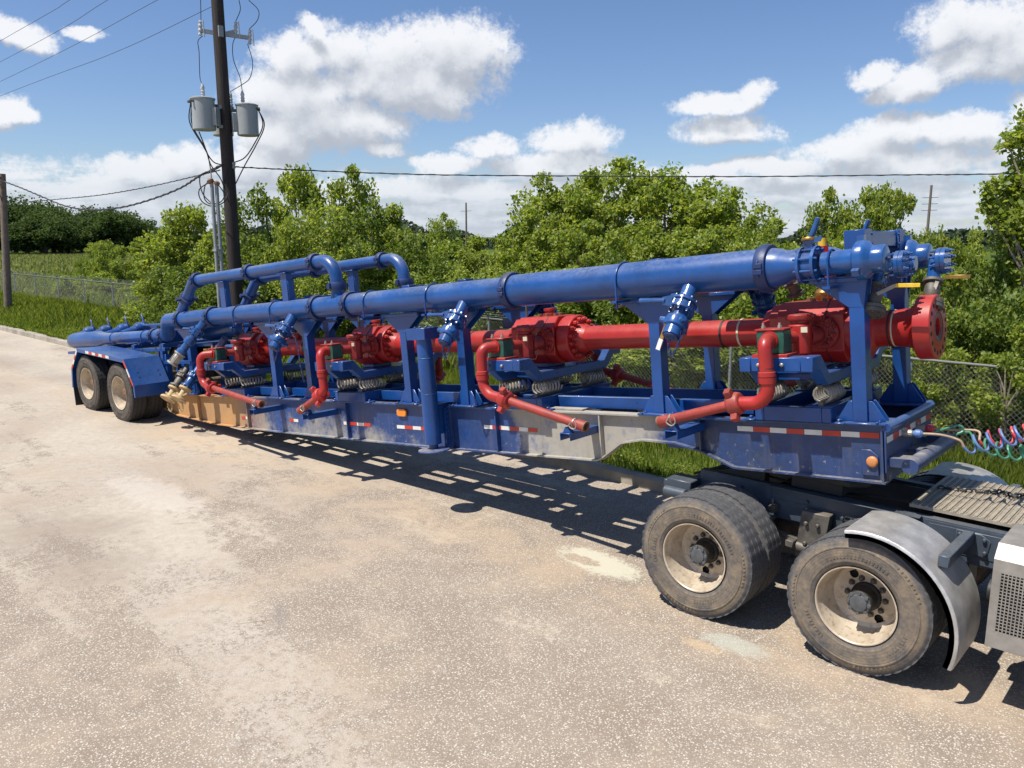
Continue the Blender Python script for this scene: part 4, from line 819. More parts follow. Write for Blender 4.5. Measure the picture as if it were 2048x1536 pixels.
for x0, x1, R, kind, gx, dk in VALVES:
    v = main_valve(x0, x1, R, kind)
    for s in (-1, 1):
        dd_ = DROPS[dk]
        side_branch(v, gx, gx + .18, s, kind, dd_)
    # cream outline marks on the second body
    if x0 == -4.18:
        for s in (-1, 1):
            b = MB(); yy = s * (R + .002)
            for sh in ([(.40, .10), (.45, .11), (.45, -.04), (.41, -.03)], [(.22, -.10), (.26, -.14), (.30, -.08), (.34, -.16), (.40, -.12), (.36, -.20), (.24, -.20)]):
                pts = [(x0 + p, yy, ZR + q) for p, q in sh]; b.tube(pts, .004, 5, closed=True)
            b.build('chalk_outline', M['cream'], v)
    # yoke (pallet) under the valve, wire-rope isolators, lower skid box
    xc = gx + .05; xa, xb = xc - .31, xc + .31
    b = MB()
    prof = [(-.92, .595), (-.92, .475), (-.78, .475), (-.62, .335), (.62, .335), (.78, .475), (.92, .475), (.92, .595), (.74, .595), (.58, .43), (-.58, .43), (-.74, .595)]
    for xx in (xa, xb - .10):
        b.prism(prof, (xx, 0, 0), (0, 1, 0), (0, 0, 1), (.10, 0, 0))
    for s in (-1, 1):
        b.box(xa + .10, xb - .10, min(s * .76, s * .915), max(s * .76, s * .915), .478, .593)
    b.box(xa + .10, xb - .10, -.42, .42, .40, .428); b.box(xa + .10, xb - .10, -.40, -.34, .34, .40); b.box(xa + .10, xb - .10, .34, .40, .34, .40)
    b.bolts((xb - .05, -.3, .43), (0, 0, 1), 0, 1, .016, .015); b.bolts((xb - .05, -.12, .43), (0, 0, 1), 0, 1, .016, .015); b.bolts((xb - .05, .12, .43), (0, 0, 1), 0, 1, .016, .015)
    b.box((x0 + x1) / 2 - .12, (x0 + x1) / 2 + .12, -.16, .16, .428, .475)
    yk = b.build('valve_yoke', M['blue'], TR, bevel=.006)
    b = MB()
    for dx in (-.18, .02): b.lathe([(0, .016), (.012, .016), (.018, .008)], (gx + dx + .09, -.92, .535), (0, -1, 0), 12)
    b.build('yoke_bolts', M['steel'], yk)
    b = MB(); ya = .63
    b.box(xa - .02, xa + .06, -ya, ya, .02, .145); b.box(xb - .06, xb + .02, -ya, ya, .02, .145)
    b.box(xa + .06, xb - .06, -ya, -ya + .07, .02, .1445); b.box(xa + .06, xb - .06, ya - .07, ya, .02, .1445)
    b.box(xa - .06, xa + .04, -ya - .0, -ya + .34, .146, .158); b.box(xb - .20, xb + .03, -ya, -ya + .36, .146, .158); b.box(xa - .06, xa + .04, ya - .34, ya, .146, .158); b.box(xb - .20, xb + .03, ya - .36, ya, .146, .158)
    for s in (-1, 1):
        b.box(xa - .12, xa - .02, s * .6 - .06, s * .6 + .06, .018, .034); b.box(xb + .02, xb + .13, s * .6 - .06, s * .6 + .06, .018, .034)
        b.bolts((xb + .07, s * .60, .034), (0, 0, 1), 0, 1, .02, .02); b.bolts((xa - .07, s * .60, .034), (0, 0, 1), 0, 1, .02, .02)
    b.build('skid_base', M['blue_dark'] if False else M['blue'], TR, bevel=.005)
    for xx in (xa + .06, xb - .07):
        for s in (-1, 1):
            b = MB(); yc = s * .42; L = .36; n = 7; pts = []
            for i in range(n * 12 + 1):
                a = 2 * math.pi * i / 12; tt = i / (n * 12) - .5
                pts.append((xx + .068 * math.cos(a), yc + tt * L, .245 + .066 * math.sin(a)))
            b.tube(pts, .0125, 7)
            pts = [(p[0] * 1.0, p[1] + .012, p[2]) for p in pts]
            iso = b.build('wire_rope_isolator', M['steel'], TR)
            b = MB(); b.box(xx - .02, xx + .02, yc - L / 2 - .02, yc + L / 2 + .02, .160, .195); b.box(xx - .02, xx + .02, yc - L / 2 - .02, yc + L / 2 + .02, .30, .333); b.build('clamp_bars', M['grime'], iso, bevel=.003)

# ------------------------------------------------------------ landing jack, splice plates
for s in (-1, 1):
    b = MB(); c = (-5.02, s * .84)
    b.tube([(c[0], c[1], -.40), (c[0], c[1], .62)], .098, 28); b.tube([(c[0], c[1], .62), (c[0], c[1], .90)], .094, 28); b.tube([(c[0], c[1], .615), (c[0], c[1], .625)], .101, 28); b.tube([(c[0], c[1], .195), (c[0], c[1], .205)], .1, 28)
    b.box(c[0] - .17, c[0] + .15, c[1] - .12, c[1] + .12, .84, .975)
    b.bolts((c[0], c[1], .975), (0, 0, 1), .10, 8, .012, .018); b.box(c[0] - .03, c[0] + .03, min(c[1], s * .57), max(c[1], s * .57), -.3, .0); b.box(c[0] - .03, c[0] + .03, min(c[1], s * .57), max(c[1], s * .57), -.02, .06)
    j = b.build('landing_jack', M['blue'], TR, bevel=.004)
    b = MB(); b.lathe([(-.47, .055), (-.40, .055)], (c[0], c[1], 0), (0, 0, 1), 18); b.lathe([(-.485, .185), (-.475, .19), (-.465, .185), (-.462, .15), (-.455, .08)], (c[0], c[1], 0), (0, 0, 1), 36); b.build('foot_pad', M['blue_frame'], j)
b = MB()
for s in (-1, 1):
    b.box(-5.0, -4.985, min(s * .575, s * .68), max(s * .575, s * .68), -.49, .0); b.box(-4.975, -4.96, min(s * .575, s * .68), max(s * .575, s * .68), -.49, .0)
    for i in range(8): b.bolts((-4.96, s * .65, -.44 + i * .058), (1, 0, 0), 0, 1, .013, .022); b.bolts((-5.0, s * .65, -.44 + i * .058), (-1, 0, 0), 0, 1, .013, .022)
b.build('splice_flanges', M['blue'], TR)

# ------------------------------------------------------------ tyres and wheels
def tyre_mesh(seg=168, Rt=.537, w=.275, ribs=4):
    b = MB(); h = w / 2
    prof = [(-h * .80, .300, 0), (-h * .93, .315, 0), (-h * .985, .338, 0), (-h * 1.01, .342, 0), (-h * 1.02, .36, 0), (-h * 1.06, .41, 0), (-h * 1.05, .447, 0), (-h * 1.075, .450, 0), (-h * 1.07, .458, 0), (-h * 1.035, .462, 0), (-h * .97, .492, 0), (-h * .93, .508, 1), (-h * .82, Rt - .004, 2)]
    gr = [-.50, -.17, .17, .50]; inner = []
    for g in gr:
        g0 = g * w * .80
        inner += [(g0 - .008, Rt, 3), (g0 - .005, Rt - .012, 4), (g0 + .005, Rt - .012, 4), (g0 + .008, Rt, 3)]
    prof = prof + inner + [(-a, r, k) for a, r, k in prof[::-1]]
    n = len(prof); vs = []
    for i in range(seg):
        a = 2 * math.pi * i / seg; z = (1, 0, -1, 0)[i % 4] * .0048; notch = .008 if i % 4 == 0 else 0
        for (y, r, k) in prof:
            yy = y + (z if k in (3, 4) else 0); rr = r - (notch if k == 2 else notch * .8 if k == 1 else 0) - (0.004 if k == 3 and i % 4 == 0 else 0)
            vs.append((rr * math.sin(a), yy, rr * math.cos(a)))
    fs = [(i * n + j, i * n + j + 1, ((i + 1) % seg) * n + j + 1, ((i + 1) % seg) * n + j) for i in range(seg) for j in range(n - 1)]
    b.add(vs, fs)
    for k_ in range(90):                                   # moulded ribs on the outer sidewall
        if (k_ // 9) % 3 == 2: continue
        a = 2 * math.pi * k_ / 90; r0, r1 = (.375, .402) if (k_ // 9) % 3 == 0 else (.468, .484)
        for sg in (-1, 1):
            p, q = Vector((r0 * math.sin(a), sg * h * 1.045, r0 * math.cos(a))), Vector((r1 * math.sin(a), sg * h * (1.062 if r0 < .4 else 1.02), r1 * math.cos(a))); b.obox(p, q, .007 + .005 * (k_ % 3), .005, up=(0, 1, 0))
    return b
def disc_holes(b, y, r0, r1, holes, nr=10, nt=150):
    vs = []; keep = []
    for i in range(nr + 1):
        r = r0 + (r1 - r0) * i / nr
        for k_ in range(nt):
            a = 2 * math.pi * k_ / nt; vs.append([r * math.sin(a), y, r * math.cos(a)])
    fs = []
    for i in range(nr):
        for k_ in range(nt):
            f = (i * nt + k_, i * nt + (k_ + 1) % nt, (i + 1) * nt + (k_ + 1) % nt, (i + 1) * nt + k_)
            cx = sum(vs[q][0] for q in f) / 4; cz = sum(vs[q][2] for q in f) / 4
            if any((cx - hx) ** 2 + (cz - hz) ** 2 < hr * hr for hx, hz, hr in holes): continue
            fs.append(f)
    cnt = {}
    for f in fs:
        for q in f: cnt[q] = cnt.get(q, 0) + 1
    for q, c in cnt.items():
        if c < 4:
            for hx, hz, hr in holes:
                d = math.hypot(vs[q][0] - hx, vs[q][2] - hz)
                if d < hr * 1.35: vs[q][0] = hx + (vs[q][0] - hx) / d * hr; vs[q][2] = hz + (vs[q][2] - hz) / d * hr
    b.add(vs, fs)
TY = tyre_mesh()
def wheel(parent, loc, s, tyre='tyre', hub='drive', outer=True, spin=0.0):
    """s = -1: outside faces -Y"""
    w = empty('wheel', loc, (0, spin, 0), parent)
    t = TY.build('tyre', M[tyre], w, smooth=28)
    b = MB(); m = lambda y: y * (-s)    # y measured from outside (negative) inwards
    def lat(prof, n=64, cap=False): b.lathe([(m(y), r) for y, r in prof], (0, 0, 0), (0, 1, 0), n, cap=cap)
    if outer:
        lat([(-.128, .300), (-.135, .304), (-.135, .296), (-.128, .290), (-.10, .288), (-.07, .276), (-.03, .268), (.05, .262), (.095, .245), (.108, .215)])
        holes = [(.186 * math.sin(a), .186 * math.cos(a), .034) for a in [math.pi * i + 2.55 for i in range(2)]] if hub == 'drive' else [(.185 * math.sin(a), .185 * math.cos(a), .026) for a in [2 * math.pi * i / 5 + .3 for i in range(5)]]
        disc_holes(b, m(.108), .09, .216, holes)
        r = b.build('rim', M['rim'], w, smooth=35)
        b = MB(); lat([(.134, .21), (.134, .01)]); b.build('wheel_well_shade', M['void'], w)  # black disc behind the hand holes paints the shade inside the wheel
        hb = MB()
        for i in range(10):
            a = 2 * math.pi * (i + .5) / 10; p = Vector((.142 * math.sin(a), m(.108), .142 * math.cos(a)))
            hb.lathe([(0, .026), (.004, .026), (.004, .018), (.03, .018), (.035, .009)], p, (0, -m(1), 0), 6)
        hb.build('wheel_nuts', M['grime'], w)
        hb = MB()
        if hub == 'drive':
            hb.lathe([(m(q), rr) for q, rr in [(.108, .114), (.085, .112), (.07, .096), (-.045, .090), (-.05, .083)]], (0, 0, 0), (0, 1, 0), 36); h = hb.build('hub', M['black'], w)
            hb = MB(); hb.lathe([(m(q), rr) for q, rr in [(-.05, .085), (-.058, .085), (-.060, .066), (-.072, .062), (-.073, .058)]], (0, 0, 0), (0, 1, 0), 36)
            for i in range(8):
                a = 2 * math.pi * i / 8; hb.lathe([(0, .015), (.018, .014)], (.078 * math.sin(a), m(-.055), .078 * math.cos(a)), (0, -m(1), 0), 6)
            hb.build('hub_cap', M['hubgrey'], h)
        else:
            hb.lathe([(m(q), rr) for q, rr in [(.108, .095), (.0, .085), (-.03, .07), (-.045, .065), (-.05, .05)]], (0, 0, 0), (0, 1, 0), 32); hb.build('hub', M['rustcap'], w)
    else:
        lat([(-.13, .30), (-.10, .27), (.10, .27), (.13, .30)]); lat([(.0, .27), (.0, .02)]); b.build('rim', M['grime'], w)
    return w
for xx, zz in ((-12.86, .10), (-14.27, .255)):
    for s in (-1, 1):
        wheel(TR, (xx, s * 1.085, zz), s, 'tyre_clean', 'trailer', True, .4 * xx); wheel(TR, (xx, s * .775, zz), s, 'tyre_clean', 'trailer', False, xx)
    b = MB(); b.tube([(xx, -1.0, zz), (xx, 1.0, zz)], .06, 16); b.box(xx - .5, xx + .5, -.55, -.47, zz - .1, zz - .02); b.box(xx - .5, xx + .5, .47, .55, zz - .1, zz - .02); b.build('axle', M['grime'], TR)
# angular fenders over the tandem, tape on their edges, mud flaps
for s in (-1, 1):
    F = [(-14.91, .18), (-14.83, .55), (-14.42, .935), (-12.37, .715), (-12.08, .25), (-12.08, .04)]
    b = MB(); yo, yi = s * 1.26, s * .64
    for (p, q) in zip(F, F[1:]):
        dx, dz = q[0] - p[0], q[1] - p[1]; l = math.hypot(dx, dz); nx, nz = -dz / l * .008, dx / l * .008
        if nz < 0 or (abs(dz) > abs(dx) and 0): pass
        b.prism([p, q, (q[0] - nx, q[1] - nz), (p[0] - nx, p[1] - nz)], (0, yo, 0), (1, 0, 0), (0, 0, 1), (0, yi - yo, 0))
    G = [(-14.86, .18), (-14.78, .535), (-14.40, .865), (-12.41, .648), (-12.13, .24), (-12.13, .04)]
    for (p, q, p2, q2) in zip(F, F[1:], G, G[1:]):
        b.prism([p, q, q2, p2], (0, yo - s * .004, 0), (1, 0, 0), (0, 0, 1), (0, s * .010, 0))
    f = b.build('fender', M['blue'], TR, bevel=.002)
    b = MB()
    for x, z in ((-12.22, .45), (-12.17, .37)):
        for yy in (1.12, .76): b.lathe([(0, .012), (.01, .012)], (x + .005, s * yy, z + .012), (.85, 0, .53), 8)
    b.build('fender_bolts', M['black'], f)
    def along(q, i, l, A, B, off, wd):
        d = Vector((B[0] - A[0], 0, B[1] - A[1])).normalized(); n = Vector((d.z, 0, -d.x)); n = n if n.z < 0 else -n
        o = Vector((A[0], s * 1.2695, A[1])) + d * (off + i * l) + n * .004; q.prism([(0, 0), (l - .003, 0), (l - .003, wd), (0, wd)], o, d, n, (0, s * .002, 0))
    tape(f, lambda q, i, l: along(q, i, l, (-14.42, .935), (-12.37, .715), .42, .05), 7, .15)
    tape(f, lambda q, i, l: along(q, i, l, (-12.08, .25), (-12.37, .715), .02, .045), 3, .17, ('red_tape', 'white_tape'))
    tape(f, lambda q, i, l: along(q, i, l, (-14.83, .55), (-14.42, .935), .02, .045), 4, .13, ('red_tape', 'white_tape'))
    b = MB(); b.box(-14.93, -14.91, min(s * .66, s * 1.24), max(s * .66, s * 1.24), -.30, .18); b.build('mud_flap', M['black'], TR)
    b = MB(); b.lathe([(0, .035), (.02, .035)], (-14.93, s * 1.1, .24), (-1, 0, 0), 16); b.build('tail_lamp', M['red_tape'], TR)
b = MB(); b.box(-15.26, -15.2, -.9, .9, .02, .14); b.build('rear_bumper', M['blue'], TR, bevel=.004)
# ochre-dusted outlet valves beside the beam, just ahead of the wheels
for k_, x in enumerate((-11.18, -11.58)):
    b = MB(); d = Vector((.03, -.66, -.75)).normalized(); o = Vector((x, -.60, .38))
    b.tube([o - d * .22, o], .055, 18); b.lathe([(0, .055), (0, .105), (.02, .105), (.02, .085), (.07, .085), (.07, .105), (.09, .105), (.09, .065), (.16, .075), (.25, .065), (.25, .108), (.275, .108)], o, d, 26); b.bolts(o + d * .02, d, .088, 8, .010, .055); b.bolts(o + d * .275, d, .09, 8, .014, .016)
    v = b.build('outlet_valve', M['blue_valve'] if k_ == 0 else M['grime'], TR)
    b = MB(); e = o + d * .30; b.lathe([(.0, .109), (.03, .109), (.035, .05), (.15, .045), (.17, .05), (.19, .11), (.21, .132), (.235, .134), (.24, .115), (.242, .095), (.22, .07), (.22, .02)], e, d, 28)
    sd = d.cross(Vector((0, 0, 1))).normalized()
    b.obox(e + d * .14 + sd * .05, e + d * .12 + sd * .17 + Vector((0, 0, .02)), .018, .03); b.obox(e + d * .14 - sd * .05, e + d * .12 - sd * .17 + Vector((0, 0, .02)), .018, .03); b.bolts(e + d * .025, d, .085, 8, .011, .012)
    b.build('dusted_union', M['dustyvalve'], v)
    b = MB(); q = e + d * .2; b.chain([q + Vector((-.06, 0, -.07)), q + Vector((-.05, 0, -.17)), q + Vector((.02, 0, -.23)), q + Vector((.08, 0, -.16)), q + Vector((.07, 0, -.04))], .006, .034); b.build('union_chain', M['dustyvalve'], v)
b = MB(); b.tube(fil([(-10.3, -.45, .95), (-10.6, -.5, .70), (-10.66, -.5, .52), (-11.2, -.45, .50)], .12), .06, 18); b.lathe([(0, .055), (0, .11), (.025, .11), (.025, .095), (.05, .095), (.05, .11), (.075, .11)], (-10.62, -.5, .60), (0, 0, 1), 24); b.bolts((-10.62, -.5, .57), (0, 0, 1), .09, 8, .011, .13); b.build('drain_manifold', M['blue_dark'], TR)
b = MB(); b.box(-10.74, -10.54, -.62, -.60, .72, .80); yd = b.build('yellow_decal', M['yellow'], TR)
fc = bpy.data.curves.new('ale', 'FONT'); fc.body = 'ALE'; fc.size = .095; fc.extrude = .001; fo = bpy.data.objects.new('decal_text', fc); COL.objects.link(fo); bpy.context.view_layer.update()
fm = bpy.data.meshes.new_from_object(fo.evaluated_get(bpy.context.evaluated_depsgraph_get())); bpy.data.objects.remove(fo); fm.materials.clear(); fm.materials.append(M['black'])
fo = bpy.data.objects.new('decal_lettering', fm); COL.objects.link(fo); fo.parent = yd; fo.location = (-10.73, -.6225, .727); fo.rotation_euler = (R_(90), 0, 0)

# ------------------------------------------------------------ truck tractor, rear half
TK = empty('truck_tractor', (-2.57, 7.14, 0)); tag(TK, 'muddy truck tractor with bare metal fenders and dual tyres under the trailer nose', 'truck')
def tb(b, name, mat, parent=TK, **kw):          # authored in world metres, moved into the truck's frame
    b.v = [(x + 2.57, y - 7.14, z) for x, y, z in b.v]; return b.build(name, M[mat], parent, **kw)
for x, sp in ((-1.95, .0), (-3.32, .62)):
    for s in (-1, 1):
        wheel(TK, (x + 2.57, s * 1.085, .537), s, 'tyre', 'drive', True, sp); wheel(TK, (x + 2.57, s * .775, .537), s, 'tyre', 'drive', False, sp + 1)
    b = MB(); b.tube([(x, 6.2, .53), (x, 8.1, .53)], .075, 18); b.lathe([(-.3, .09), (-.15, .2), (.15, .2), (.3, .09)], (x, 7.14, .53), (0, 1, 0), 24); b.tube([(x, 7.14, .53), (x + .5, 7.14, .62)], .12, 16)
    for yy in (6.6, 7.68): b.tube([(x, yy, .5), (x, yy, .85)], .10, 16); b.box(x - .55, x + .1, yy - .05, yy + .05, .40, .46)
    tb(b, 'drive_axle', 'grime')
for y, s in ((6.71, -1), (7.57, 1)):
    b = MB(); b.box(-3.72, .9, y - .006, y + .006, .80, 1.07); yi = y - s * .08
    b.box(-3.72, .9, min(y, yi), max(y, yi), 1.07, 1.082); b.box(-3.72, .9, min(y, yi), max(y, yi), .788, .80)
    r = tb(b, 'frame_rail', 'chassis')
    b = MB(); yo = y + s * .012
    b.box(-3.0, -1.75, min(y + s * .006, yo + s * .004), max(y + s * .006, yo + s * .004), .97, 1.085); b.box(-3.0, -1.75, min(y + s * .006, y + s * .09), max(y + s * .006, y + s * .09), 1.085, 1.095)
    b.box(-1.7, -.95, min(y + s * .006, yo), max(y + s * .006, yo), .85, 1.05)
    for i in range(9):
        xx = -3.6 + i * .31; b.tube([(xx, y + s * .006, .93 + .07 * (i % 2)), (xx, y + s * .045, .93 + .07 * (i % 2))], .016, 6)
    tb(b, 'side_angle', 'chassis', r, bevel=.003)
    b = MB()
    for xx in (-2.57,):
        b.prism([(-.14, -.42), (.10, -.42), (.14, 0), (-.10, 0)], (xx, y + s * .03, .95), (1, 0, 0), (0, 0, 1), (0, s * .10, 0)); b.box(xx - .2, xx - .13, min(y, y + s * .2), max(y, y + s * .2), .62, .68)
        for q in (-.36, -.28, -.1): b.tube([(xx - .05, y + s * .13, .95 + q), (xx - .05, y + s * .16, .95 + q)], .02, 6); b.tube([(xx + .05, y + s * .13, .95 + q), (xx + .05, y + s * .16, .95 + q)], .02, 6)
    tb(b, 'suspension_hanger', 'grime', r, bevel=.006)
b = MB(); b.box(-2.35, -2.22, 6.700, 6.702, .905, .945); tb(b, 'warning_label', 'cream', smooth=0)
b = MB(); b.box(-2.342, -2.302, 6.6975, 6.6995, .91, .94); b.box(-2.29, -2.23, 6.6975, 6.6995, .91, .94); tb(b, 'label_marks', 'black', smooth=0)
b = MB()
for x in (-3.68, -3.0, -1.6, -.6): b.box(x - .04, x + .04, 6.73, 7.55, .84, 1.03)
tb(b, 'cross_tubes', 'black')
b = MB()
for k_, (y0, z0) in enumerate(((6.78, 1.02), (6.83, .98), (7.45, 1.05), (6.90, 1.06))):
    b.tube(smooth_path([(-3.9, y0, z0 - .1), (-3.5, y0 + .03, z0 + .05), (-3.0, y0 - .02, z0 + .03 * (k_ % 2)), (-2.5, y0 + .05, z0), (-2.0, y0, z0 + .06), (-1.2, y0 + .08, z0 - .02)], 30), .013, 6)
tb(b, 'air_lines', 'black')
b = MB()
for xx in (-3.45, -2.95, -2.15, -1.62): b.box(xx - .03, xx + .03, 6.60, 6.70, .86, .92); b.tube([(xx, 6.62, .92), (xx, 6.62, .98)], .012, 6); b.tube([(xx, 6.6, .80), (xx, 6.68, .80)], .02, 8)
b.obox((-3.0, 6.62, .70), (-2.2, 6.62, .62), .05, .03); b.tube([(-2.7, 6.60, .62), (-2.45, 6.60, .60)], .05, 12)
tb(b, 'frame_brackets', 'grime', bevel=.003)
# fifth wheel and its ramps
b = MB(); b.prism([(-.42, -.40), (-.20, -.46), (.30, -.46), (.42, -.36), (.42, .36), (.30, .46), (-.20, .46), (-.42, .40), (-.95, .34), (-.95, .12), (-.42, .05), (-.42, -.05), (-.95, -.12), (-.95, -.34)], (-2.62, 7.14, 1.205), (1, 0, 0), (0, 1, 0), (0, 0, .05)); b.box(-2.85, -2.4, 6.75, 7.53, 1.09, 1.2)
b.prism([(-.0, 0), (.55, .0), (.55, .14), (.45, .15)], (-3.65, 6.76, 1.06), (1, 0, 0), (0, 0, 1), (0, .10, 0)); b.prism([(-.0, 0), (.55, .0), (.55, .14), (.45, .15)], (-3.65, 7.42, 1.06), (1, 0, 0), (0, 0, 1), (0, .10, 0))
b.prism([(0, 0), (1.35, 0), (1.35, .13), (1.2, .15), (.5, .10)], (-3.7, 8.0, 1.08), (1, 0, 0), (0, 0, 1), (0, .02, 0))
tb(b, 'fifth_wheel', 'black', bevel=.005)
b = MB(); b.box(-3.98, -3.72, 6.52, 6.75, .84, .99); b.tube([(-3.98, 6.5, .87), (-3.75, 6.5, .87)], .05, 14); b.box(-4.03, -3.98, 6.55, 6.62, .88, .96); b.box(-3.80, -3.72, 6.7, 7.6, .86, 1.0); tb(b, 'tail_lamp_box', 'chassis', bevel=.008)
# quarter fenders: arc of rolled aluminium with a bead, and arms
for s in (-1, 1):
    b = MB(); yo, yi = 7.14 + s * 1.27, 7.14 + s * .68; cx, cz = -1.90, .50; n = 26; vs = []
    cols = [(yo, -.055), (yo - s * .0, -.02), (yo - s * .012, -.004), (yo - s * .04, .0), (yi, 0)]
    for th_ in (0, .006):
        for i in range(n + 1):
            a = R_(104 - 122 * i / n); rr = .645 + .03 * (i / n) - th_
            for (yy, dr_) in cols: vs.append((cx + (rr + dr_) * math.cos(a), yy, cz + (rr + dr_) * math.sin(a)))
    m_ = len(cols); K = (n + 1) * m_; fs = []
    for i in range(n):
        for j in range(m_ - 1):
            q = (i * m_ + j, i * m_ + j + 1, (i + 1) * m_ + j + 1, (i + 1) * m_ + j); fs.append(q); fs.append(tuple(K + t for t in q)[::-1])
    for i in range(n):
        fs.append((i * m_, (i + 1) * m_, K + (i + 1) * m_, K + i * m_)); fs.append((i * m_ + m_ - 1, K + i * m_ + m_ - 1, K + (i + 1) * m_ + m_ - 1, (i + 1) * m_ + m_ - 1))
    for j in range(m_ - 1):
        fs.append((j, K + j, K + j + 1, j + 1)); e_ = n * m_; fs.append((e_ + j, e_ + j + 1, K + e_ + j + 1, K + e_ + j))
    b.add(vs, fs); f = tb(b, 'quarter_fender', 'alu', smooth=40)
    b = MB(); ya = 7.14 + s * 1.14
    b.obox((-1.405, ya, 1.02), (-1.405, 7.14 + s * .46, 1.02), .075, .085); b.prism([(-.12, -.10), (.10, -.12), (.12, .02), (.05, .06), (-.12, .06)], (-1.38, 7.14 + s * .445, .99), (1, 0, 0), (0, 0, 1), (0, s * .012, 0))
    for q in ((-.09, .03), (.08, .02), (.09, -.08)): b.tube([(-1.38 + q[0], 7.14 + s * .45, .99 + q[1]), (-1.38 + q[0], 7.14 + s * .48, .99 + q[1])], .018, 6)
    tb(b, 'fender_arm', 'chassis', f, bevel=.008)
# deck plate with raised ribs and a safety chain lying on it
b = MB(); b.box(-1.88, .9, 6.80, 7.86, 1.115, 1.140)
for i in range(56):
    x = -1.86 + i * .050
    b.box(x, x + .018, 6.80, 7.86, 1.140, 1.150)
    for j in range(26): b.box(x + .024, x + .034, 6.82 + j * .04, 6.84 + j * .04, 1.140, 1.147)
tb(b, 'deck_plate', 'deck', smooth=0)
b = MB(); b.chain([(-1.85, 7.35, 1.16), (-1.6, 7.42, 1.16), (-1.45, 7.50, 1.16), (-1.38, 7.58, 1.165), (-1.28, 7.50, 1.165), (-1.22, 7.62, 1.165), (-1.1, 7.55, 1.165), (-.9, 7.62, 1.165)], .008, .042); tb(b, 'safety_chain', 'black')
# step box with perforated side
b = MB(); X0, X1, Y0, Y1, Z0, Z1 = -1.10, .8, 6.0, 6.6, .50, 1.13
b.box(X0, X1, Y0, Y0 + .004, Z0, Z0 + .115); b.box(X0, X1, Y0, Y0 + .004, Z1 - .09, Z1)
b.box(X0, X0 + .045, Y0, Y0 + .004, Z0 + .1155, Z1 - .0905); b.box(X0, X0 + .004, Y0 + .0045, Y1, Z0, Z1); b.box(X0, X1, Y0 + .0045, Y1, Z0 - .004, Z0 - .0005)
b.prism([(0, 0), (.09, .09), (.6, .09), (.6, .084), (.09, .084), (.004, 0)], (X0, Y0, Z1), (0, 1, 0), (0, 0, 1), (X1 - X0, 0, 0))
bx = tb(b, 'battery_box', 'boxmetal', bevel=0)
b = MB(); p = .0225; bar = .0075
nx_ = int((X1 - X0 - .045) / p); nz_ = int((Z1 - .0905 - Z0 - .1155) / p) + 1
for i in range(nx_):
    x = X0 + .045 + i * p; b.box(x, x + bar, Y0 + .0005, Y0 + .0025, Z0 + .1155, Z1 - .0905)
for j in range(nz_):
    z = Z0 + .1155 + j * p; b.box(X0 + .045, X1, Y0 + .0028, Y0 + .0045, z, min(z + bar, Z1 - .091))
tb(b, 'perforated_screen', 'boxmetal', bx, smooth=0)
b = MB(); b.box(X0 + .01, X1, Y0 + .12, Y1 - .01, Z0 + .01, Z1 + .02); tb(b, 'battery_tray', 'black', bx)
b = MB(); b.box(-.90, .9, 6.6, 7.7, .70, .80); b.box(-1.15, -1.0, 6.35, 6.68, .55, .95); b.tube([(-1.2, 6.5, .70), (-1.0, 6.5, .70)], .09, 16); tb(b, 'air_tanks', 'black')

# ------------------------------------------------------------ coiled air lines between truck and trailer
def W_(x, y, z): return TRM @ Vector((x, y, z))
bpy.context.view_layer.update(); TRM = TR.matrix_world.copy()
def coil(name, mat, label, start, lead, c0, c1, rad, turns, sleeve=None, sag=.05, plug=None):
    b = MB(); A = Vector(c0); B = Vector(c1); ax = (B - A).normalized(); u = ax.cross(Vector((0, 0, 1))).normalized(); v = ax.cross(u); pts = []
    N = int(turns * 18)
    for i in range(N + 1):
        t = i / N; a = 2 * math.pi * turns * t; c = A.lerp(B, t) + Vector((0, 0, -sag * 4 * t * (1 - t))); pts.append(c + u * rad * math.cos(a) + v * rad * math.sin(a))
    b.tube(pts, .0095, 8); o = b.build(name, M[mat]); tag(o, label, 'air hose', 'coiled air and power lines')
    b = MB(); b.tube(smooth_path([Vector(start)] + [Vector(q) for q in lead] + [pts[0]], 20), .010, 8); b.build('hose_lead', M[sleeve or mat], o)
    if plug:
        b = MB(); s_ = Vector(start); d = (Vector(lead[0]) - s_).normalized(); b.lathe([(-.02, .02), (0, .034), (.03, .034), (.05, .02)], s_, d, 12); b.build('glad_hand', M[plug], o)
        b = MB(); b.lathe([(-.12, .018), (-.08, .03), (-.03, .03), (-.02, .02)], s_, d, 10); b.obox(s_ - d * .10, s_ - d * .10 + Vector((.03, 0, .04)), .03, .02); b.build('coupler_seat', M['steel'], o)
COILS = True

coil('air_hose', 'airblue', 'blue coiled air hose with a blue end fitting, lowest toward the camera', (-1.92, 6.94, 1.69), [(-1.75, 6.98, 1.70), (-1.62, 7.02, 1.67)], (-1.58, 7.10, 1.62), (-.75, 7.05, 2.02), .068, 9, 'hosetan', .02, 'airblue')
coil('air_hose', 'airred', 'red coiled air hose with a red end fitting, beside the blue one', (-1.94, 7.34, 1.66), [(-1.75, 7.38, 1.67), (-1.58, 7.42, 1.68)], (-1.53, 7.36, 1.63), (-.80, 7.30, 1.95), .062, 9, 'hosetan', .02, 'airred')
coil('air_hose', 'airgreen', 'green coiled cable hanging lowest below the red and blue hoses', (-1.92, 7.15, 1.63), [(-1.78, 7.25, 1.70), (-1.69, 7.28, 1.735), (-1.66, 7.30, 1.69), (-1.70, 7.27, 1.66), (-1.62, 7.33, 1.68)], (-1.55, 7.35, 1.60), (-.85, 7.15, 1.80), .060, 8, None, .10)

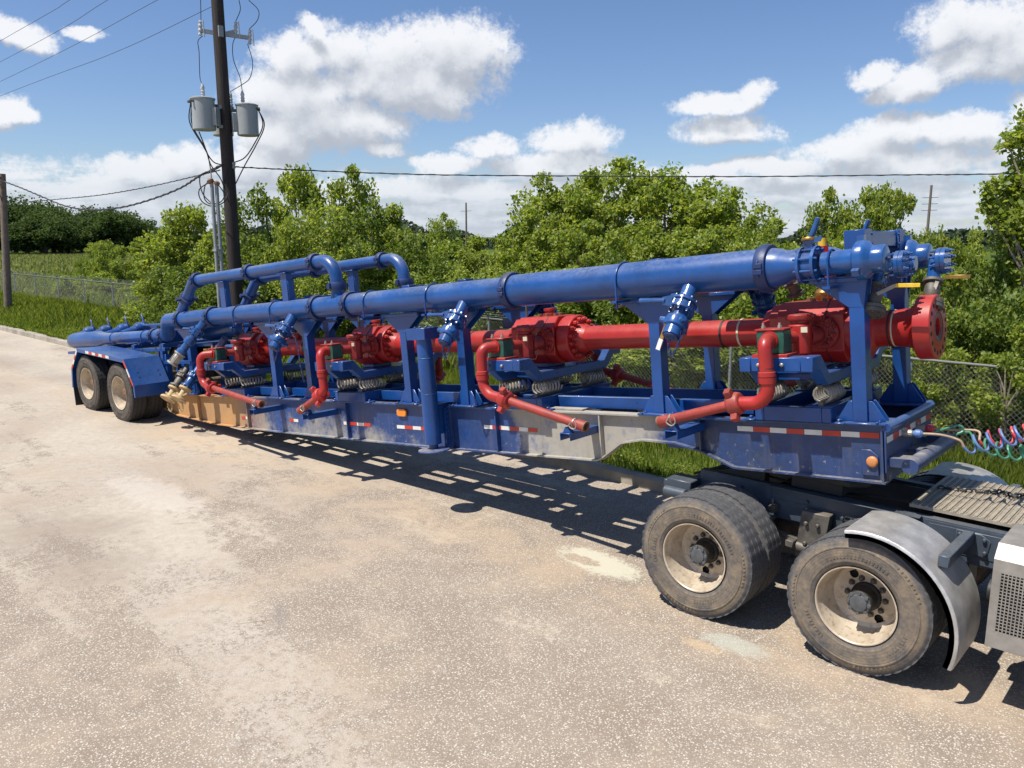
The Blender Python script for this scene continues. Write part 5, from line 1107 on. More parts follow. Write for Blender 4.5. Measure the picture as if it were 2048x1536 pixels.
# ------------------------------------------------------------ utility poles and wires
UP = empty('utility_pole', (-19.15, 10.45, 0)); tag(UP, 'tall dark wooden utility pole with three grey transformers, behind the trailer', 'utility pole')
def ub(b, name, mat, parent=UP, **kw):
    b.v = [(x + 19.15, y - 10.45, z) for x, y, z in b.v]; return b.build(name, M[mat], parent, **kw)
b = MB(); b.tube([(-19.13, 10.47, -.2), (-19.14, 10.46, 4), (-19.15, 10.44, 8), (-19.15, 10.43, 12.5)], [.175, .16, .145, .125], 20); ub(b, 'pole_shaft', 'pole')
b = MB(); b.obox((-19.33, 10.06, 8.08), (-18.81, 11.02, 8.00), .06, .09); b.obox((-19.08, 10.52, 8.05), (-18.97, 10.75, 8.13), .05, .07); b.box(-19.02, -18.98, 10.34, 10.46, 7.95, 8.2); ub(b, 'crossarm', 'galv')
for (x, y, z) in ((-19.34, 10.06, 8.14), (-18.96, 10.77, 8.18), (-18.80, 11.04, 8.02)):
    b = MB(); b.lathe([(-.17, .02), (-.15, .045), (-.10, .03), (-.05, .05), (0, .03), (.05, .05), (.10, .03), (.14, .045), (.17, .02)], (x, y, z), (.05, .05, 1), 12); b.tube([(x + .07, y + .06, z - .2), (x + .06, y + .05, z + .17)], .014, 8); ub(b, 'fuse_cutout', 'porcelain')
def trafo(x, y, z0, h, r, bush, fins=None, bolt=None):
    b = MB(); b.lathe([(0, r * .9), (.02, r), (h * .96, r), (h * .965, r + .02), (h, r + .02), (h + .02, r * .9)], (x, y, z0), (0, 0, 1), 32)
    t = ub(b, 'transformer', 'trans')
    if fins:
        q = MB(); a0 = fins
        for k_ in range(5):
            a = a0 + (k_ - 2) * .20; d = Vector((math.cos(a), math.sin(a), 0)); c = Vector((x, y, z0 + h * .42)) + d * (r + .04); q.obox(c - Vector((0, 0, h * .28)), c + Vector((0, 0, h * .28)), .02, .14, up=tuple(d))
        ub(q, 'cooling_fins', 'trans', t)
    q = MB(); bx_, by = bush
    q.lathe([(0, .05), (.04, .06), (.06, .035), (.10, .055), (.12, .035), (.16, .055), (.18, .035), (.24, .05), (.30, .03), (.34, .012)], (x + bx_, y + by, z0 + h), (0, 0, 1), 14); ub(q, 'bushing', 'porcelain', t)
    q = MB(); q.lathe([(-.02, .03), (.04, .03)], (x + bx_ * 1, y + by - .1, z0 + h * .5), (1, 0, 0), 8)
    d = Vector((x + 19.15, y - 10.45, 0)).normalized()
    for zz in (.25, .8): q.obox(Vector((x, y, z0 + h * zz)) - d * (r - .02), Vector((-19.15, 10.45, z0 + h * zz)) + d * .1, .10, .06)
    for k_ in (-1, 0, 1):
        n2_ = Vector((-d.y, d.x, 0)); c = Vector((x, y, z0 + h * .88)) + d * r * .88 + n2_ * .11 * k_; q.tube([c, c + d * .09], .028, 8)
    ub(q, 'terminals', 'grime', t); return t
trafo(-19.25, 9.96, 5.78, .74, .27, (.03, .0), fins=.75)
trafo(-18.88, 10.90, 5.70, .74, .255, (-.08, -.05), fins=-2.1)
trafo(-19.66, 10.66, 5.74, .74, .25, (.10, .20))
b = MB()
for P in ([(-19.32,10.10,7.97),(-19.37,10.00,7.84),(-19.37,10.01,7.59),(-19.37,9.99,7.02),(-19.22,9.96,6.84)], [(-18.96,10.75,8.00),(-19.00,10.69,7.81),(-19.00,10.69,7.47),(-18.94,10.80,7.07),(-18.96,10.85,6.77)], [(-18.83,10.99,7.86),(-18.78,11.07,7.44),(-18.82,11.00,7.08),(-18.95,10.86,6.92),(-19.56,10.86,6.82)], [(-18.79,11.06,8.86),(-18.68,11.24,8.65),(-18.69,11.21,8.42),(-18.80,11.04,8.20)], [(-18.90,10.87,8.84),(-18.89,10.88,8.62),(-18.95,10.78,8.36)], [(-19.31,10.11,8.87),(-19.33,10.09,8.33)]):
    b.tube(smooth_path(P, 20), .009, 6)
ub(b, 'jumper_wires', 'wire')
b = MB()
for P in ([(-19.36,9.71,6.42),(-19.42,9.68,5.96),(-19.31,9.91,5.44),(-19.21,10.09,5.07),(-19.11,10.29,4.98)], [(-19.29,9.70,6.42),(-19.38,9.72,5.90),(-19.27,9.97,5.33),(-19.24,10.03,4.97),(-19.05,9.95,4.66)], [(-19.42,9.9,5.76),(-19.27,9.97,5.33),(-19.23,10.05,4.98),(-19.14,10.22,4.68),(-19.10,10.29,4.45)], [(-18.74,11.13,6.36),(-18.60,11.15,5.96),(-18.72,10.98,5.54),(-18.85,10.76,5.18),(-18.99,10.51,5.04)], [(-18.71,11.10,6.35),(-18.58,11.18,5.96),(-18.71,11.00,5.48),(-18.85,10.75,5.00),(-18.98,10.52,4.51)], [(-18.97,9.96,4.60),(-19.13,9.83,4.50),(-19.15,9.78,4.19),(-19.09,9.89,4.04),(-18.98,10.10,4.08),(-18.94,10.20,4.26),(-18.98,10.10,4.47),(-19.00,9.97,4.58)], [(-18.97,9.96,4.60),(-19.2,9.70,4.38),(-19.2,9.74,4.10),(-19.05,9.95,3.98),(-18.95,10.2,4.1),(-18.95,10.30,4.30)], [(-19.1,10.3,4.98),(-19.2,10.1,4.85),(-19.4,9.85,4.72),(-19.35,9.85,4.3),(-19.1,10.0,4.0)]):
    b.tube(smooth_path(P, 24), .014, 6)
ub(b, 'secondary_cables', 'wire')
b = MB(); b.box(-19.2, -19.05, 10.25, 10.65, 6.3, 6.38); b.box(-19.2, -19.05, 10.25, 10.65, 5.85, 5.92); b.lathe([(0, .03), (.04, .05), (.08, .03), (.12, .05), (.16, .03)], (-18.98, 10.52, 4.9), (0, 0, 1), 10); ub(b, 'pole_brackets', 'galv')
CP = empty('service_mast', (-18.95, 9.95, 0)); tag(CP, 'pair of slim grey conduit masts with a weatherhead beside the dark pole', 'conduit')
b = MB(); b.tube([(-.03, -.04, 0), (-.03, -.04, 4.55)], .045, 12); b.tube([(.03, .05, 0), (.03, .05, 4.5)], .045, 12); b.box(-.09, .09, -.1, .1, 2.9, 2.96); b.build('conduit', M['galv'], CP)
b = MB(); b.lathe([(0, .05), (.03, .08), (.09, .085), (.13, .03)], (-.03, -.04, 4.52), (-.3, -.4, 1), 14); b.lathe([(0, .05), (.03, .07), (.08, .07), (.11, .02)], (.03, .05, 4.48), (.2, .2, 1), 14); b.build('weatherhead', M['rustcap'], CP)
LP = empty('utility_pole', (-37.9, 10.5, 0)); tag(LP, 'short weathered pole at the left edge of the view beside the fence', 'utility pole')
b = MB(); b.tube([(0, 0, -.3), (.30, .27, 5.72)], [.16, .12], 16); b.build('pole_shaft', M['oldpole'], LP)
b = MB(); b.tube([(0, -.05, 5.4), (.12, -.2, 5.2), (.14, -.2, 4.9), (.05, -.1, 4.7)], .02, 6); b.tube([(0, -.05, 5.5), (.18, -.2, 5.3), (.2, -.2, 4.9), (.05, -.1, 4.6)], .015, 6); b.tube([(0, 0, 5.55), (.12, -.12, 5.55)], .04, 8); b.v = [(x + .28, y + .25, z) for x, y, z in b.v]; b.build('cable_loop', M['wire'], LP)
for (x, y, z, lab) in ((-85.99, 83.7, 8.0, 'thin far pole standing over the trees left of the big round trees'), (-24.59, 86.57, 8.1, 'thin far pole with side insulators at the right')):
    e_ = empty('utility_pole', (x, y, 0)); tag(e_, lab, 'utility pole', 'far distribution poles')
    b = MB(); b.tube([(0, 0, 0), (0, 0, z)], [.16, .11], 8); b.build('pole_shaft', M['oldpole'], e_)
    b = MB(); [b.obox((-.55, -.55, z - 1.2 - .6 * k_), (.55, .55, z - 1.15 - .6 * k_), .05, .05) for k_ in range(3 if x > -50 else 1)]; b.build('side_arms', M['oldpole'], e_)
def wire(pts, r, lab, twist=0):
    P = smooth_path(pts, 80); b = MB(); b.tube(P, r, 6)
    if twist:
        Q = [p + Vector((0, math.cos(i * 1.0) * twist, math.sin(i * 1.0) * twist)) for i, p in enumerate(smooth_path(pts, 260))]; b.tube(Q, r * .8, 5)
    tag(b.build('overhead_wire', M['wire']), lab, 'power line')
for pts, lab in (([(-150, 9.9, 9.6), (-80, 10, 9.2), (-33.57, 10, 9.99), (-26.95, 10, 10.14), (-19.2, 10.0, 10.5)], 'highest of the four thin wires crossing the top left sky'),
                 ([(-150, 10.2, 9.0), (-80, 10.3, 8.8), (-35.16, 10.4, 9.57), (-25.28, 10.4, 9.91), (-19.2, 10.3, 10.2)], 'second highest thin wire crossing the top left sky'),
                 ([(-150, 10.6, 8.6), (-80, 10.7, 8.4), (-36.76, 10.8, 9.13), (-23.02, 10.8, 9.58), (-19.1, 10.8, 9.8)], 'third thin wire crossing the top left sky, above the lowest one'),
                 ([(-150, 10.5, 8.2), (-80, 10.5, 8.1), (-35.92, 10.5, 8.47), (-25.49, 10.5, 8.51), (-19.2, 10.45, 8.72)], 'lowest of the four thin wires crossing the top left sky to the pole')):
    wire(pts, .007, lab)
wire([(-19.64,10.50,4.90),(-20.70,10.50,4.83),(-23.70,10.50,4.66),(-27.32,10.50,4.54),(-31.76,10.50,4.52),(-37.7,10.72,4.53)], .012, 'thin nearly straight cable from the dark pole to the left pole', .012)
wire([(-19.3,10.48,5.05),(-20.70,10.50,4.81),(-21.87,10.50,4.54),(-23.77,10.50,4.29),(-25.88,10.50,4.12),(-28.24,10.50,4.10),(-30.39,10.50,4.28),(-32.72,10.50,4.69),(-34.76,10.50,5.06),(-37.65,10.74,5.45)], .022, 'thick sagging cable from the dark pole to the left pole', .02)

wire([(-19.15, 10.60, 4.96), (-18.40, 12.32, 4.93), (-16.68, 14.91, 4.88), (-14.03, 17.78, 4.87), (-10.32, 20.53, 4.82), (-7.06, 22.17, 4.79), (-4.51, 23.06, 4.75), (2, 24.2, 4.72), (12, 26, 4.9)], .013, 'twisted cable running level across the trees and sky to the right', .013)

# ------------------------------------------------------------ foliage
def leaf_mesh(name, P, S, mat, up=.35, seed=0, asp=.62):
    """P: n x 3 leaf places, S: n leaf lengths; each leaf one small folded diamond"""
    rg = np.random.default_rng(seed); n = len(P)
    a = rg.normal(size=(n, 3)); a /= np.linalg.norm(a, axis=1)[:, None]
    nrm = rg.normal(size=(n, 3)) + np.array([0, 0, up * 2.2]); nrm /= np.linalg.norm(nrm, axis=1)[:, None]
    t = np.cross(nrm, a); t /= np.linalg.norm(t, axis=1)[:, None]; b = np.cross(nrm, t); S = S[:, None]
    V = np.stack([P - t * S * .5, P + b * S * asp * .5 + nrm * S * .10, P + t * S * .5 - nrm * S * .05, P - b * S * asp * .5 + nrm * S * .10], 1).reshape(-1, 3)
    me = bpy.data.meshes.new(name); me.vertices.add(4 * n); me.vertices.foreach_set('co', V.ravel().astype(np.float32))
    me.loops.add(4 * n); me.loops.foreach_set('vertex_index', np.arange(4 * n, dtype=np.int32)); me.polygons.add(n)
    me.polygons.foreach_set('loop_start', np.arange(0, 4 * n, 4, dtype=np.int32)); me.polygons.foreach_set('loop_total', np.full(n, 4, np.int32))
    me.update(calc_edges=True); me.materials.append(mat); return me
def crown_pts(seed, n, r, h, nc, rc, low=.10, shoots=.25):
    rg = np.random.default_rng(seed); C = []; lob = rg.uniform(0, 6.28, 3)
    while len(C) < nc:
        q = rg.uniform(-1, 1, 3); d = np.linalg.norm(q)
        if d > 1 or d < .35: continue
        az_ = math.atan2(q[1], q[0]); k = 1 + .16 * math.sin(2 * az_ + lob[0]) + .12 * math.sin(3 * az_ + lob[1] + q[2] * 2)
        wz = 1.0 if q[2] > -.2 else .92
        C.append((q[0] * r * k * wz, q[1] * r * k * wz, h * (low + (1 - low) * (.5 + .47 * q[2])), rc * rg.uniform(.65, 1.3)))
    C = np.array(C); idx = rg.integers(0, nc, n); c = C[idx]
    g = rg.normal(size=(n, 3)); g /= np.linalg.norm(g, axis=1)[:, None]
    rad = c[:, 3] * np.clip(rg.normal(.86, .26, n), .1, 1.6)
    st = rg.uniform(size=nc) < shoots; zs = np.where(st[idx], 1.4, .78)
    P = c[:, :3] + g * rad[:, None] * np.stack([np.ones(n), np.ones(n), zs], 1)
    P[:, 2] = np.clip(P[:, 2], .02 * h, None)
    return P, C
KIND = {  # seeds, leaves, radius, height, clumps, clump radius, leaf, material, label words
 'T': (3, 12500, 1.7, 5.2, 60, .37, .15, 'leaf_mid', 'broad round fresh green tree'),
 'M': (3, 8000, 1.15, 4.2, 40, .29, .135, 'leaf_mid', 'mid green leafy tree'),
 'K': (3, 9000, 1.15, 3.4, 40, .31, .12, 'leaf_deep', 'deep green dense tree'),
 'G': (2, 10000, 1.2, 3.8, 46, .34, .11, 'leaf_mid', 'grey green fine-leaved tree'),
 'Y': (2, 5500, .85, 2.6, 28, .26, .10, 'leaf_bright', 'lime green bush'),
 'B': (2, 4500, .9, 2.2, 24, .28, .11, 'leaf_mid', 'low scrubby green bush'),
 'D': (3, 8000, 3.2, 6.5, 60, 1.0, .36, 'leaf_dark', 'dark spreading oak')}
LIB = {}
def lib(kind, v):
    key = (kind, v)
    if key not in LIB:
        s, n, r, h, nc, rc, lf, mt, _ = KIND[kind]; P, C = crown_pts(hash_(kind) + v * 17, n, r, h, nc, rc, .18 if kind in 'TMD' else .02, .06 if kind in 'TD' else .16)
        rg = np.random.default_rng(v); cm = leaf_mesh('crown_' + kind, P, lf * rg.uniform(.6, 1.25, n), M[mt], .35, v)
        b = MB(); dark = 'DK'
        tw = {'D': .28, 'T': .09, 'M': .065, 'K': .06, 'G': .06, 'Y': .03, 'B': .03}[kind]
        rr = random.Random(v * 7 + len(kind)); top = Vector((rr.uniform(-.2, .2) * r, rr.uniform(-.2, .2) * r, h * .75))
        trunk = smooth_path([(0, 0, -.4), (rr.uniform(-.1, .1), rr.uniform(-.1, .1), h * .25), (rr.uniform(-.2, .2), rr.uniform(-.15, .15), h * .5), tuple(top)], 12)
        b.tube(trunk, [tw * (1 - .75 * i / (len(trunk) - 1)) for i in range(len(trunk))], 8)
        for i in range(0, len(C), 3 if kind in 'TMD' else 4):
            j = rr.randint(2, len(trunk) - 3); s0 = trunk[j]; e_ = Vector(C[i][:3]); m_ = s0.lerp(e_, .5) + Vector((0, 0, .06 * h))
            q = smooth_path([s0, m_, e_], 6); b.tube(q, [tw * .42 * (1 - .8 * a / (len(q) - 1)) for a in range(len(q))], 5)
        me = bpy.data.meshes.new('trunk_' + kind); me.from_pydata(b.v, [], b.f); me.materials.append(M['bark' if kind in 'TM' else 'bark_dark']); LIB[key] = (cm, me)
    return LIB[key]
def hash_(s): return sum(ord(c) * (i + 3) for i, c in enumerate(s))
TREES = [('B',-57.5,23.3,2.6,1.9), ('Y',-58.3,21.0,1.9,1.3), ('B',-47.4,16.2,1.3,1.5), ('M',-84.1,32.0,2.9,2.3), ('M',-82.8,35.3,3.1,2.2), ('B',-31.0,13.9,1.6,1.3), ('B',-52,19.5,1.2,2.0), ('B',-64,26.5,1.0,1.6), ('D',-175.7,51.2,10.1,9.9), ('D',-171.5,54.5,9.5,8.9), ('D',-167.4,57.6,6.2,9.6), ('D',-162.9,61.0,8.2,8.6), ('D',-155.9,62.5,8.1,9.1), ('D',-157.4,66.9,6.2,7.6), ('D',-164.1,74.1,4.9,10.6), ('D',-173.9,46.5,9.8,10.6), ('D',-163.3,39.3,9.2,9.9), ('D',-160.8,48.6,4.9,9.1), ('D',-167.8,65.2,4.5,9.8), ('D',-159.2,53.7,4.4,9.1), ('D',-165.4,71.0,4.5,8.9), ('D',-172.2,61.9,6.9,9.0), ('D',-160.9,66.3,6.9,7.8), ('D',-162.4,53.5,8.0,8.4), ('D',-158.4,58.5,6.0,8.4), ('D',-157.4,50.5,7.0,8.4),('B',-56.09,21.31,3.08,1.48), ('M',-26.05,12.74,4.50,1.97), ('M',-26.27,12.29,3.78,1.97), ('M',-24.89,12.83,3.30,1.90), ('K',-24.46,11.43,2.55,1.83), ('B',-27.52,11.95,1.81,1.67), ('K',-21.49,10.70,2.08,1.78), ('K',-23.40,13.47,4.79,2.17), ('K',-21.83,12.18,3.58,1.85), ('K',-19.79,11.71,2.64,1.99), ('M',-24.36,15.74,5.81,1.97), ('M',-23.33,17.23,5.73,1.97), ('G',-20.63,14.11,4.31,2.31), ('K',-21.46,16.38,4.40,2.33), ('M',-22.42,18.39,4.29,2.15), ('G',-20.27,12.85,3.85,1.78), ('K',-19.81,16.83,3.53,1.60), ('M',-18.62,13.49,3.16,2.13), ('G',-17.50,11.60,2.68,1.94), ('M',-35.33,32.49,4.69,1.78), ('Y',-23.37,21.86,3.31,2.37), ('M',-21.15,21.28,3.22,1.85), ('M',-19.13,20.45,2.97,1.73), ('K',-18.57,16.74,2.85,1.85), ('G',-15.61,15.50,2.50,1.77), ('Y',-16.18,13.39,2.42,1.56), ('M',-14.73,16.34,2.64,1.49), ('T',-17.11,20.89,5.44,3.17), ('T',-16.29,22.77,5.82,3.46), ('T',-14.27,22.92,5.56,3.50), ('T',-12.31,22.90,4.91,3.21), ('M',-15.75,18.11,4.01,1.93), ('T',-13.91,18.32,3.71,2.27), ('T',-12.57,19.26,3.84,2.41), ('T',-10.71,19.22,3.68,2.31), ('T',-10.61,21.53,3.85,1.63), ('K',-11.50,16.36,2.94,1.85), ('K',-9.69,16.34,2.73,1.76), ('M',-12.65,15.49,2.69,1.60), ('Y',-8.90,19.02,3.44,1.43), ('Y',-8.91,17.90,3.18,1.23), ('Y',-7.60,17.41,2.97,1.29), ('M',-8.76,22.35,4.62,1.48), ('M',-8.27,23.59,4.52,1.70), ('M',-7.34,22.85,4.81,1.33), ('M',-7.20,19.73,3.64,1.81), ('M',-5.76,18.10,3.29,1.41), ('M',-4.46,16.40,3.56,0.84), ('M',-4.15,17.00,3.47,0.97), ('K',-3.48,16.13,3.20,1.12), ('M',-3.86,15.01,2.71,1.15), ('K',-3.28,14.64,2.26,1.20), ('K',-2.78,14.74,2.59,1.30), ]
GRP = {'T': 'round trees behind the trailer', 'M': 'mid green trees behind the fence', 'K': 'deep green trees behind the fence', 'G': 'fine-leaved trees behind the fence', 'Y': 'lime bushes behind the fence', 'B': 'scrub in the field', 'D': 'dark oaks across the field'}
rnd = random.Random(11)
def tree(kind, x, y, top, wd, v, label, zb=-.28, group=None):
    s_, n, r, h, *_ = KIND[kind]; cm, tm = lib(kind, v % s_); base = -.1 if y > 40 or x < -60 else zb
    o = empty('oak_tree' if kind == 'D' else 'shrub' if kind in 'YB' else 'tree', (x, y, base), (0, 0, rnd.uniform(0, 6.28)))
    sx = wd / (2 * r) * 1.08; sz = (top - base) / (h * 1.0); o.scale = (sx, sx, sz)
    tag(o, label, 'bush' if kind in 'YB' else 'tree', group or GRP[kind])
    for nm, me in (('crown', cm), ('trunk', tm)):
        c = bpy.data.objects.new(nm, me); COL.objects.link(c); c.parent = o
    return o
ORD = 'first second third fourth fifth sixth seventh eighth ninth tenth eleventh twelfth thirteenth fourteenth fifteenth sixteenth seventeenth eighteenth nineteenth twentieth'.split() + ['twenty-' + q for q in 'first second third fourth fifth sixth seventh eighth ninth'.split()] + ['thirtieth'] + ['thirty-' + q for q in 'first second third fourth fifth sixth seventh eighth ninth'.split()] + ['fortieth'] + ['forty-' + q for q in 'first second third fourth fifth sixth seventh eighth ninth'.split()] + ['fiftieth']
def bearing(x, y): return math.degrees(math.atan2(x, y)) + 42.6
def ranked(lst, fmt):          # labels by place from the left
    o_ = sorted(range(len(lst)), key=lambda i: bearing(*lst[i])); r_ = [''] * len(lst)
    for k_, i in enumerate(o_): r_[i] = fmt % ORD[k_]
    return r_
cnt = {}
WHERE = {'T': 'in the clump above the pipes', 'M': 'growing behind the chain-link fence', 'K': 'in the thicket behind the pipes', 'G': 'behind the arched pipes', 'Y': 'behind the pipes', 'B': 'in the field behind the left fence', 'D': 'across the left field'}
LB = {k_: ranked([(t[1], t[2]) for t in TREES if t[0] == k_], KIND[k_][8] + ' ' + WHERE[k_] + ', %s from the left') for k_ in KIND}
for (kind, x, y, top, wd) in TREES:
    c_ = cnt.get(kind, 0); cnt[kind] = c_ + 1; tree(kind, x, y, top, wd, c_ + 1, LB[kind][c_])
# the undergrowth along the fence, bush by bush
UG = []
for i in range(46):
    x = -30 + i * .72 + rnd.uniform(-.3, .3); y = rnd.uniform(14.6, 16.4) + (.9 if x < -12 else 0); k_ = rnd.choice('BKBMYB' if x > -14 else 'BKKBM')
    tp = rnd.uniform(1.3, 2.5) if x > -14 else rnd.uniform(1.2, 2.2)
    if x < -21: tp = rnd.uniform(.4, 1.0); y += 1.0
    if x < -23: continue
    UG.append((k_, x, y, tp, rnd.uniform(1.6, 2.5)))
for i, (q, lb) in enumerate(zip(UG, ranked([(q[1], q[2]) for q in UG], 'undergrowth bush at the back of the chain-link fence, %s from the left'))):
    tree(q[0], q[1], q[2], q[3], q[4], i, lb, group='undergrowth along the back of the fence')
WB = [(rnd.uniform(-50, -33), rnd.uniform(15.5, 20), rnd.uniform(.3, .8), rnd.uniform(1.0, 1.7)) for i in range(9)]
for i, (q, lb) in enumerate(zip(WB, ranked([(q[0], q[1]) for q in WB], 'small wild bush behind the left fence panels, %s from the left'))):
    tree('B' if i % 3 else 'Y', q[0], q[1], q[2], q[3], i, lb, group='wild bushes behind the left fence')
for i, (x, y, tp, w_, lb) in enumerate(((-4.45, 13.75, 2.35, 1.1, 'leafy young tree pushing through the fence just right of the red flange'), (-3.55, 13.6, 1.75, .9, 'low leafy sapling hanging over the fence rail at the right'), (-2.5, 13.7, 2.0, 1.1, 'leafy sapling hanging over the fence rail at the far right edge'))):
    tree('M', x, y, tp, w_, i, lb, group='saplings hanging over the fence')
# the branching tree at the right edge, leaf sprays built along its own limbs
SPR = [(-3.16,15.33,5.18,0.15), (-3.39,16.08,5.06,0.17), (-3.52,15.96,4.82,0.12), (-3.51,15.39,4.73,0.09), (-3.39,15.68,4.86,0.14), (-3.22,15.67,4.79,0.17), (-3.17,15.90,4.67,0.17), (-3.13,16.06,5.08,0.20), (-2.89,15.33,4.68,0.22), (-2.83,15.27,5.20,0.20), (-3.46,16.05,4.44,0.12), (-3.32,15.63,4.23,0.14), (-3.34,15.99,4.32,0.10), (-3.61,15.08,4.03,0.12), (-3.57,15.59,4.05,0.15), (-3.48,15.92,4.08,0.17), (-3.10,15.44,4.12,0.19), (-3.10,16.25,4.36,0.19), (-2.92,16.23,4.03,0.22), (-2.66,15.31,4.36,0.22), (-3.63,15.10,3.72,0.12), (-3.63,15.68,3.77,0.14), (-3.55,16.15,3.84,0.19), (-3.21,15.59,3.85,0.20), (-2.96,15.46,3.76,0.20), (-3.60,15.55,3.53,0.12), (-3.34,15.17,3.53,0.19), (-3.21,15.41,3.49,0.20), (-3.05,15.69,3.45,0.22), (-2.83,15.79,3.53,0.24), (-3.33,15.40,3.25,0.19), (-3.11,15.44,3.12,0.20), (-2.90,15.47,3.13,0.20), (-2.67,15.78,3.04,0.24), (-3.24,15.48,2.88,0.17), (-2.89,15.25,2.73,0.20), (-2.67,16.20,3.69,0.24), (-2.68,15.89,4.94,0.22), (-3.29,15.87,2.53,0.14)]
rg = np.random.default_rng(21); base = np.array([-2.75, 15.2, -.25]); PP = []; SS = []; bt = MB()
tip = Vector((-2.85, 15.35, 4.2)); tr_ = smooth_path([tuple(base), (-2.7, 15.2, 1.2), (-2.9, 15.3, 2.6), tuple(tip)], 18); bt.tube([p - Vector(base) for p in tr_], [.085 * (1 - .7 * i / len(tr_)) for i in range(len(tr_))], 8)
for (x, y, z, r_) in SPR:
    j = max(2, min(len(tr_) - 2, int((z - .6) / 5.2 * len(tr_)))); q = smooth_path([tr_[j], tr_[j].lerp(Vector((x, y, z)), .55) + Vector((0, 0, -.05)), (x, y, z)], 8)
    bt.tube([p - Vector(base) for p in q], [.024 * (1 - .8 * a_ / len(q)) + .003 for a_ in range(len(q))], 5)
    n_ = int(230 * (r_ / .17) ** 2); g_ = rg.normal(size=(n_, 3)) * r_ * np.array([.72, .72, .55]); PP.append(g_ + np.array([x, y, z]) - base); SS.append(rg.uniform(.055, .11, n_))
    for k_ in range(3):
        e2 = rg.normal(size=3) * r_ * 1.4; n2_ = 26; tt = rg.uniform(0, 1, (n2_, 1)); PP.append(np.array([x, y, z]) - base + e2 * tt + rg.normal(size=(n2_, 3)) * .035); SS.append(rg.uniform(.06, .10, n2_))
RT = empty('tree', (base[0] + .20, base[1] + .18, base[2])); tag(RT, 'open branching tree leaning in at the right edge with leaf sprays against the sky', 'tree')
o = bpy.data.objects.new('crown', leaf_mesh('crown_branching', np.concatenate(PP), np.concatenate(SS), M['leaf_mid'], .3, 6, .8)); COL.objects.link(o); o.parent = RT; bt.build('trunk', M['bark'], RT)
# far woods as one mass
rg = np.random.default_rng(5); n = 16000; a = np.radians(rg.uniform(-42, 40, n)); D_ = rg.uniform(200, 240, n); hh = 4.6 + 1.6 * np.sin(a * 37) + 1.1 * np.sin(a * 91 + 1)
ca, sa = math.cos(R_(42.6)), math.sin(R_(42.6)); X = D_ * np.sin(a); F_ = D_ * np.cos(a)
P = np.stack([X * ca - F_ * sa, X * sa + F_ * ca, rg.uniform(0, 1, n) ** .6 * hh], 1)
o = bpy.data.objects.new('distant_woods', leaf_mesh('distant_woods', P, rg.uniform(1.0, 2.0, n), M['leaf_far'], .2, 3)); COL.objects.link(o); tag(o, kind='stuff', cat='woods', label='low dark line of distant woods along the horizon')
# pale bare stems of the nearest trees, right of the trailer nose
for i, P in enumerate(([(-3.52, 14.0, -.2), (-3.50, 14.02, .7), (-3.56, 14.1, 1.2), (-3.70, 14.25, 1.55)], [(-2.72, 14.1, -.2), (-2.76, 14.05, .5), (-2.80, 14.0, 1.2)], [(-2.74, 14.05, .45), (-2.95, 14.0, .9), (-2.98, 14.05, 1.25)])):
    b = MB(); q = smooth_path(P, 14); b.tube(q, [(.055 if i < 2 else .03) * (1 - .5 * k_ / len(q)) for k_ in range(len(q))], 8); tag(b.build('bare_sapling', M['bark']), ('leaning pale mottled trunk behind the fence right of the trailer nose', 'pale forked trunk behind the fence at the right edge', 'thin pale side stem of the forked trunk at the right edge')[i], 'sapling')

# ------------------------------------------------------------ grass
M['meadow'] = leafmat('pale_meadow_blades', (0.15, 0.19, 0.06), (0.24, 0.27, 0.10), (0.36, 0.36, 0.17), .3, .7)
def blades(name, P, H, Wd, mat, seed, lean=.35):
    rg = np.random.default_rng(seed); n = len(P); a = rg.uniform(0, 2 * np.pi, n); d = np.stack([np.cos(a), np.sin(a), 0 * a], 1); s = np.stack([-np.sin(a), np.cos(a), 0 * a], 1)
    H = H[:, None]; Wd = Wd[:, None]; L = rg.uniform(.05, lean, n)[:, None]
    mid = P + np.array([0, 0, 1]) * H * .6 + d * H * L * .35; tip = P + np.array([0, 0, 1]) * H + d * H * L
    V = np.stack([P - s * Wd, P + s * Wd, mid + s * Wd * .7, tip, mid - s * Wd * .7], 1).reshape(-1, 3)
    me = bpy.data.meshes.new(name); me.vertices.add(5 * n); me.vertices.foreach_set('co', V.ravel().astype(np.float32)); me.loops.add(5 * n); me.loops.foreach_set('vertex_index', np.arange(5 * n, dtype=np.int32)); me.polygons.add(n)
    me.polygons.foreach_set('loop_start', np.arange(0, 5 * n, 5, dtype=np.int32)); me.polygons.foreach_set('loop_total', np.full(n, 5, np.int32)); me.update(calc_edges=True); me.materials.append(mat)
    o = bpy.data.objects.new(name, me); COL.objects.link(o); return o
def gz_(y): return np.interp(y, [8.92, 10.5, 12.6, 13.6, 16, 22, 60], [.07, .06, -.02, -.12, -.28, -.25, -.1])
rg = np.random.default_rng(2)
n = 90000; x = rg.uniform(-15, 2.5, n); y = 8.95 + 5.0 * rg.uniform(0, 1, n) ** .9; f_ = .5 + .5 * np.sin(x * 1.7 + np.sin(y * 2.1) * 2)
tag(blades('verge_grass', np.stack([x, y, gz_(y)], 1), rg.uniform(.08, .20, n) * (.7 + .6 * f_) + (y > 12) * rg.uniform(0, .15, n), rg.uniform(.004, .008, n), M['grass'], 1), 'short bright grass between the kerb and the fence', 'grass', kind='stuff')
n = 90000; x = rg.uniform(-62, -14, n); y = 8.95 + 4.6 * rg.uniform(0, 1, n); hgt = np.interp(y, [8.95, 9.8, 11, 13.5], [.12, .28, .55, .62])
tag(blades('tall_verge_grass', np.stack([x, y, gz_(y)], 1), rg.uniform(.6, 1.1, n) * hgt, rg.uniform(.010, .020, n), M['grass'], 3, .5), 'tall roadside grass in front of the left fence', 'grass', kind='stuff')
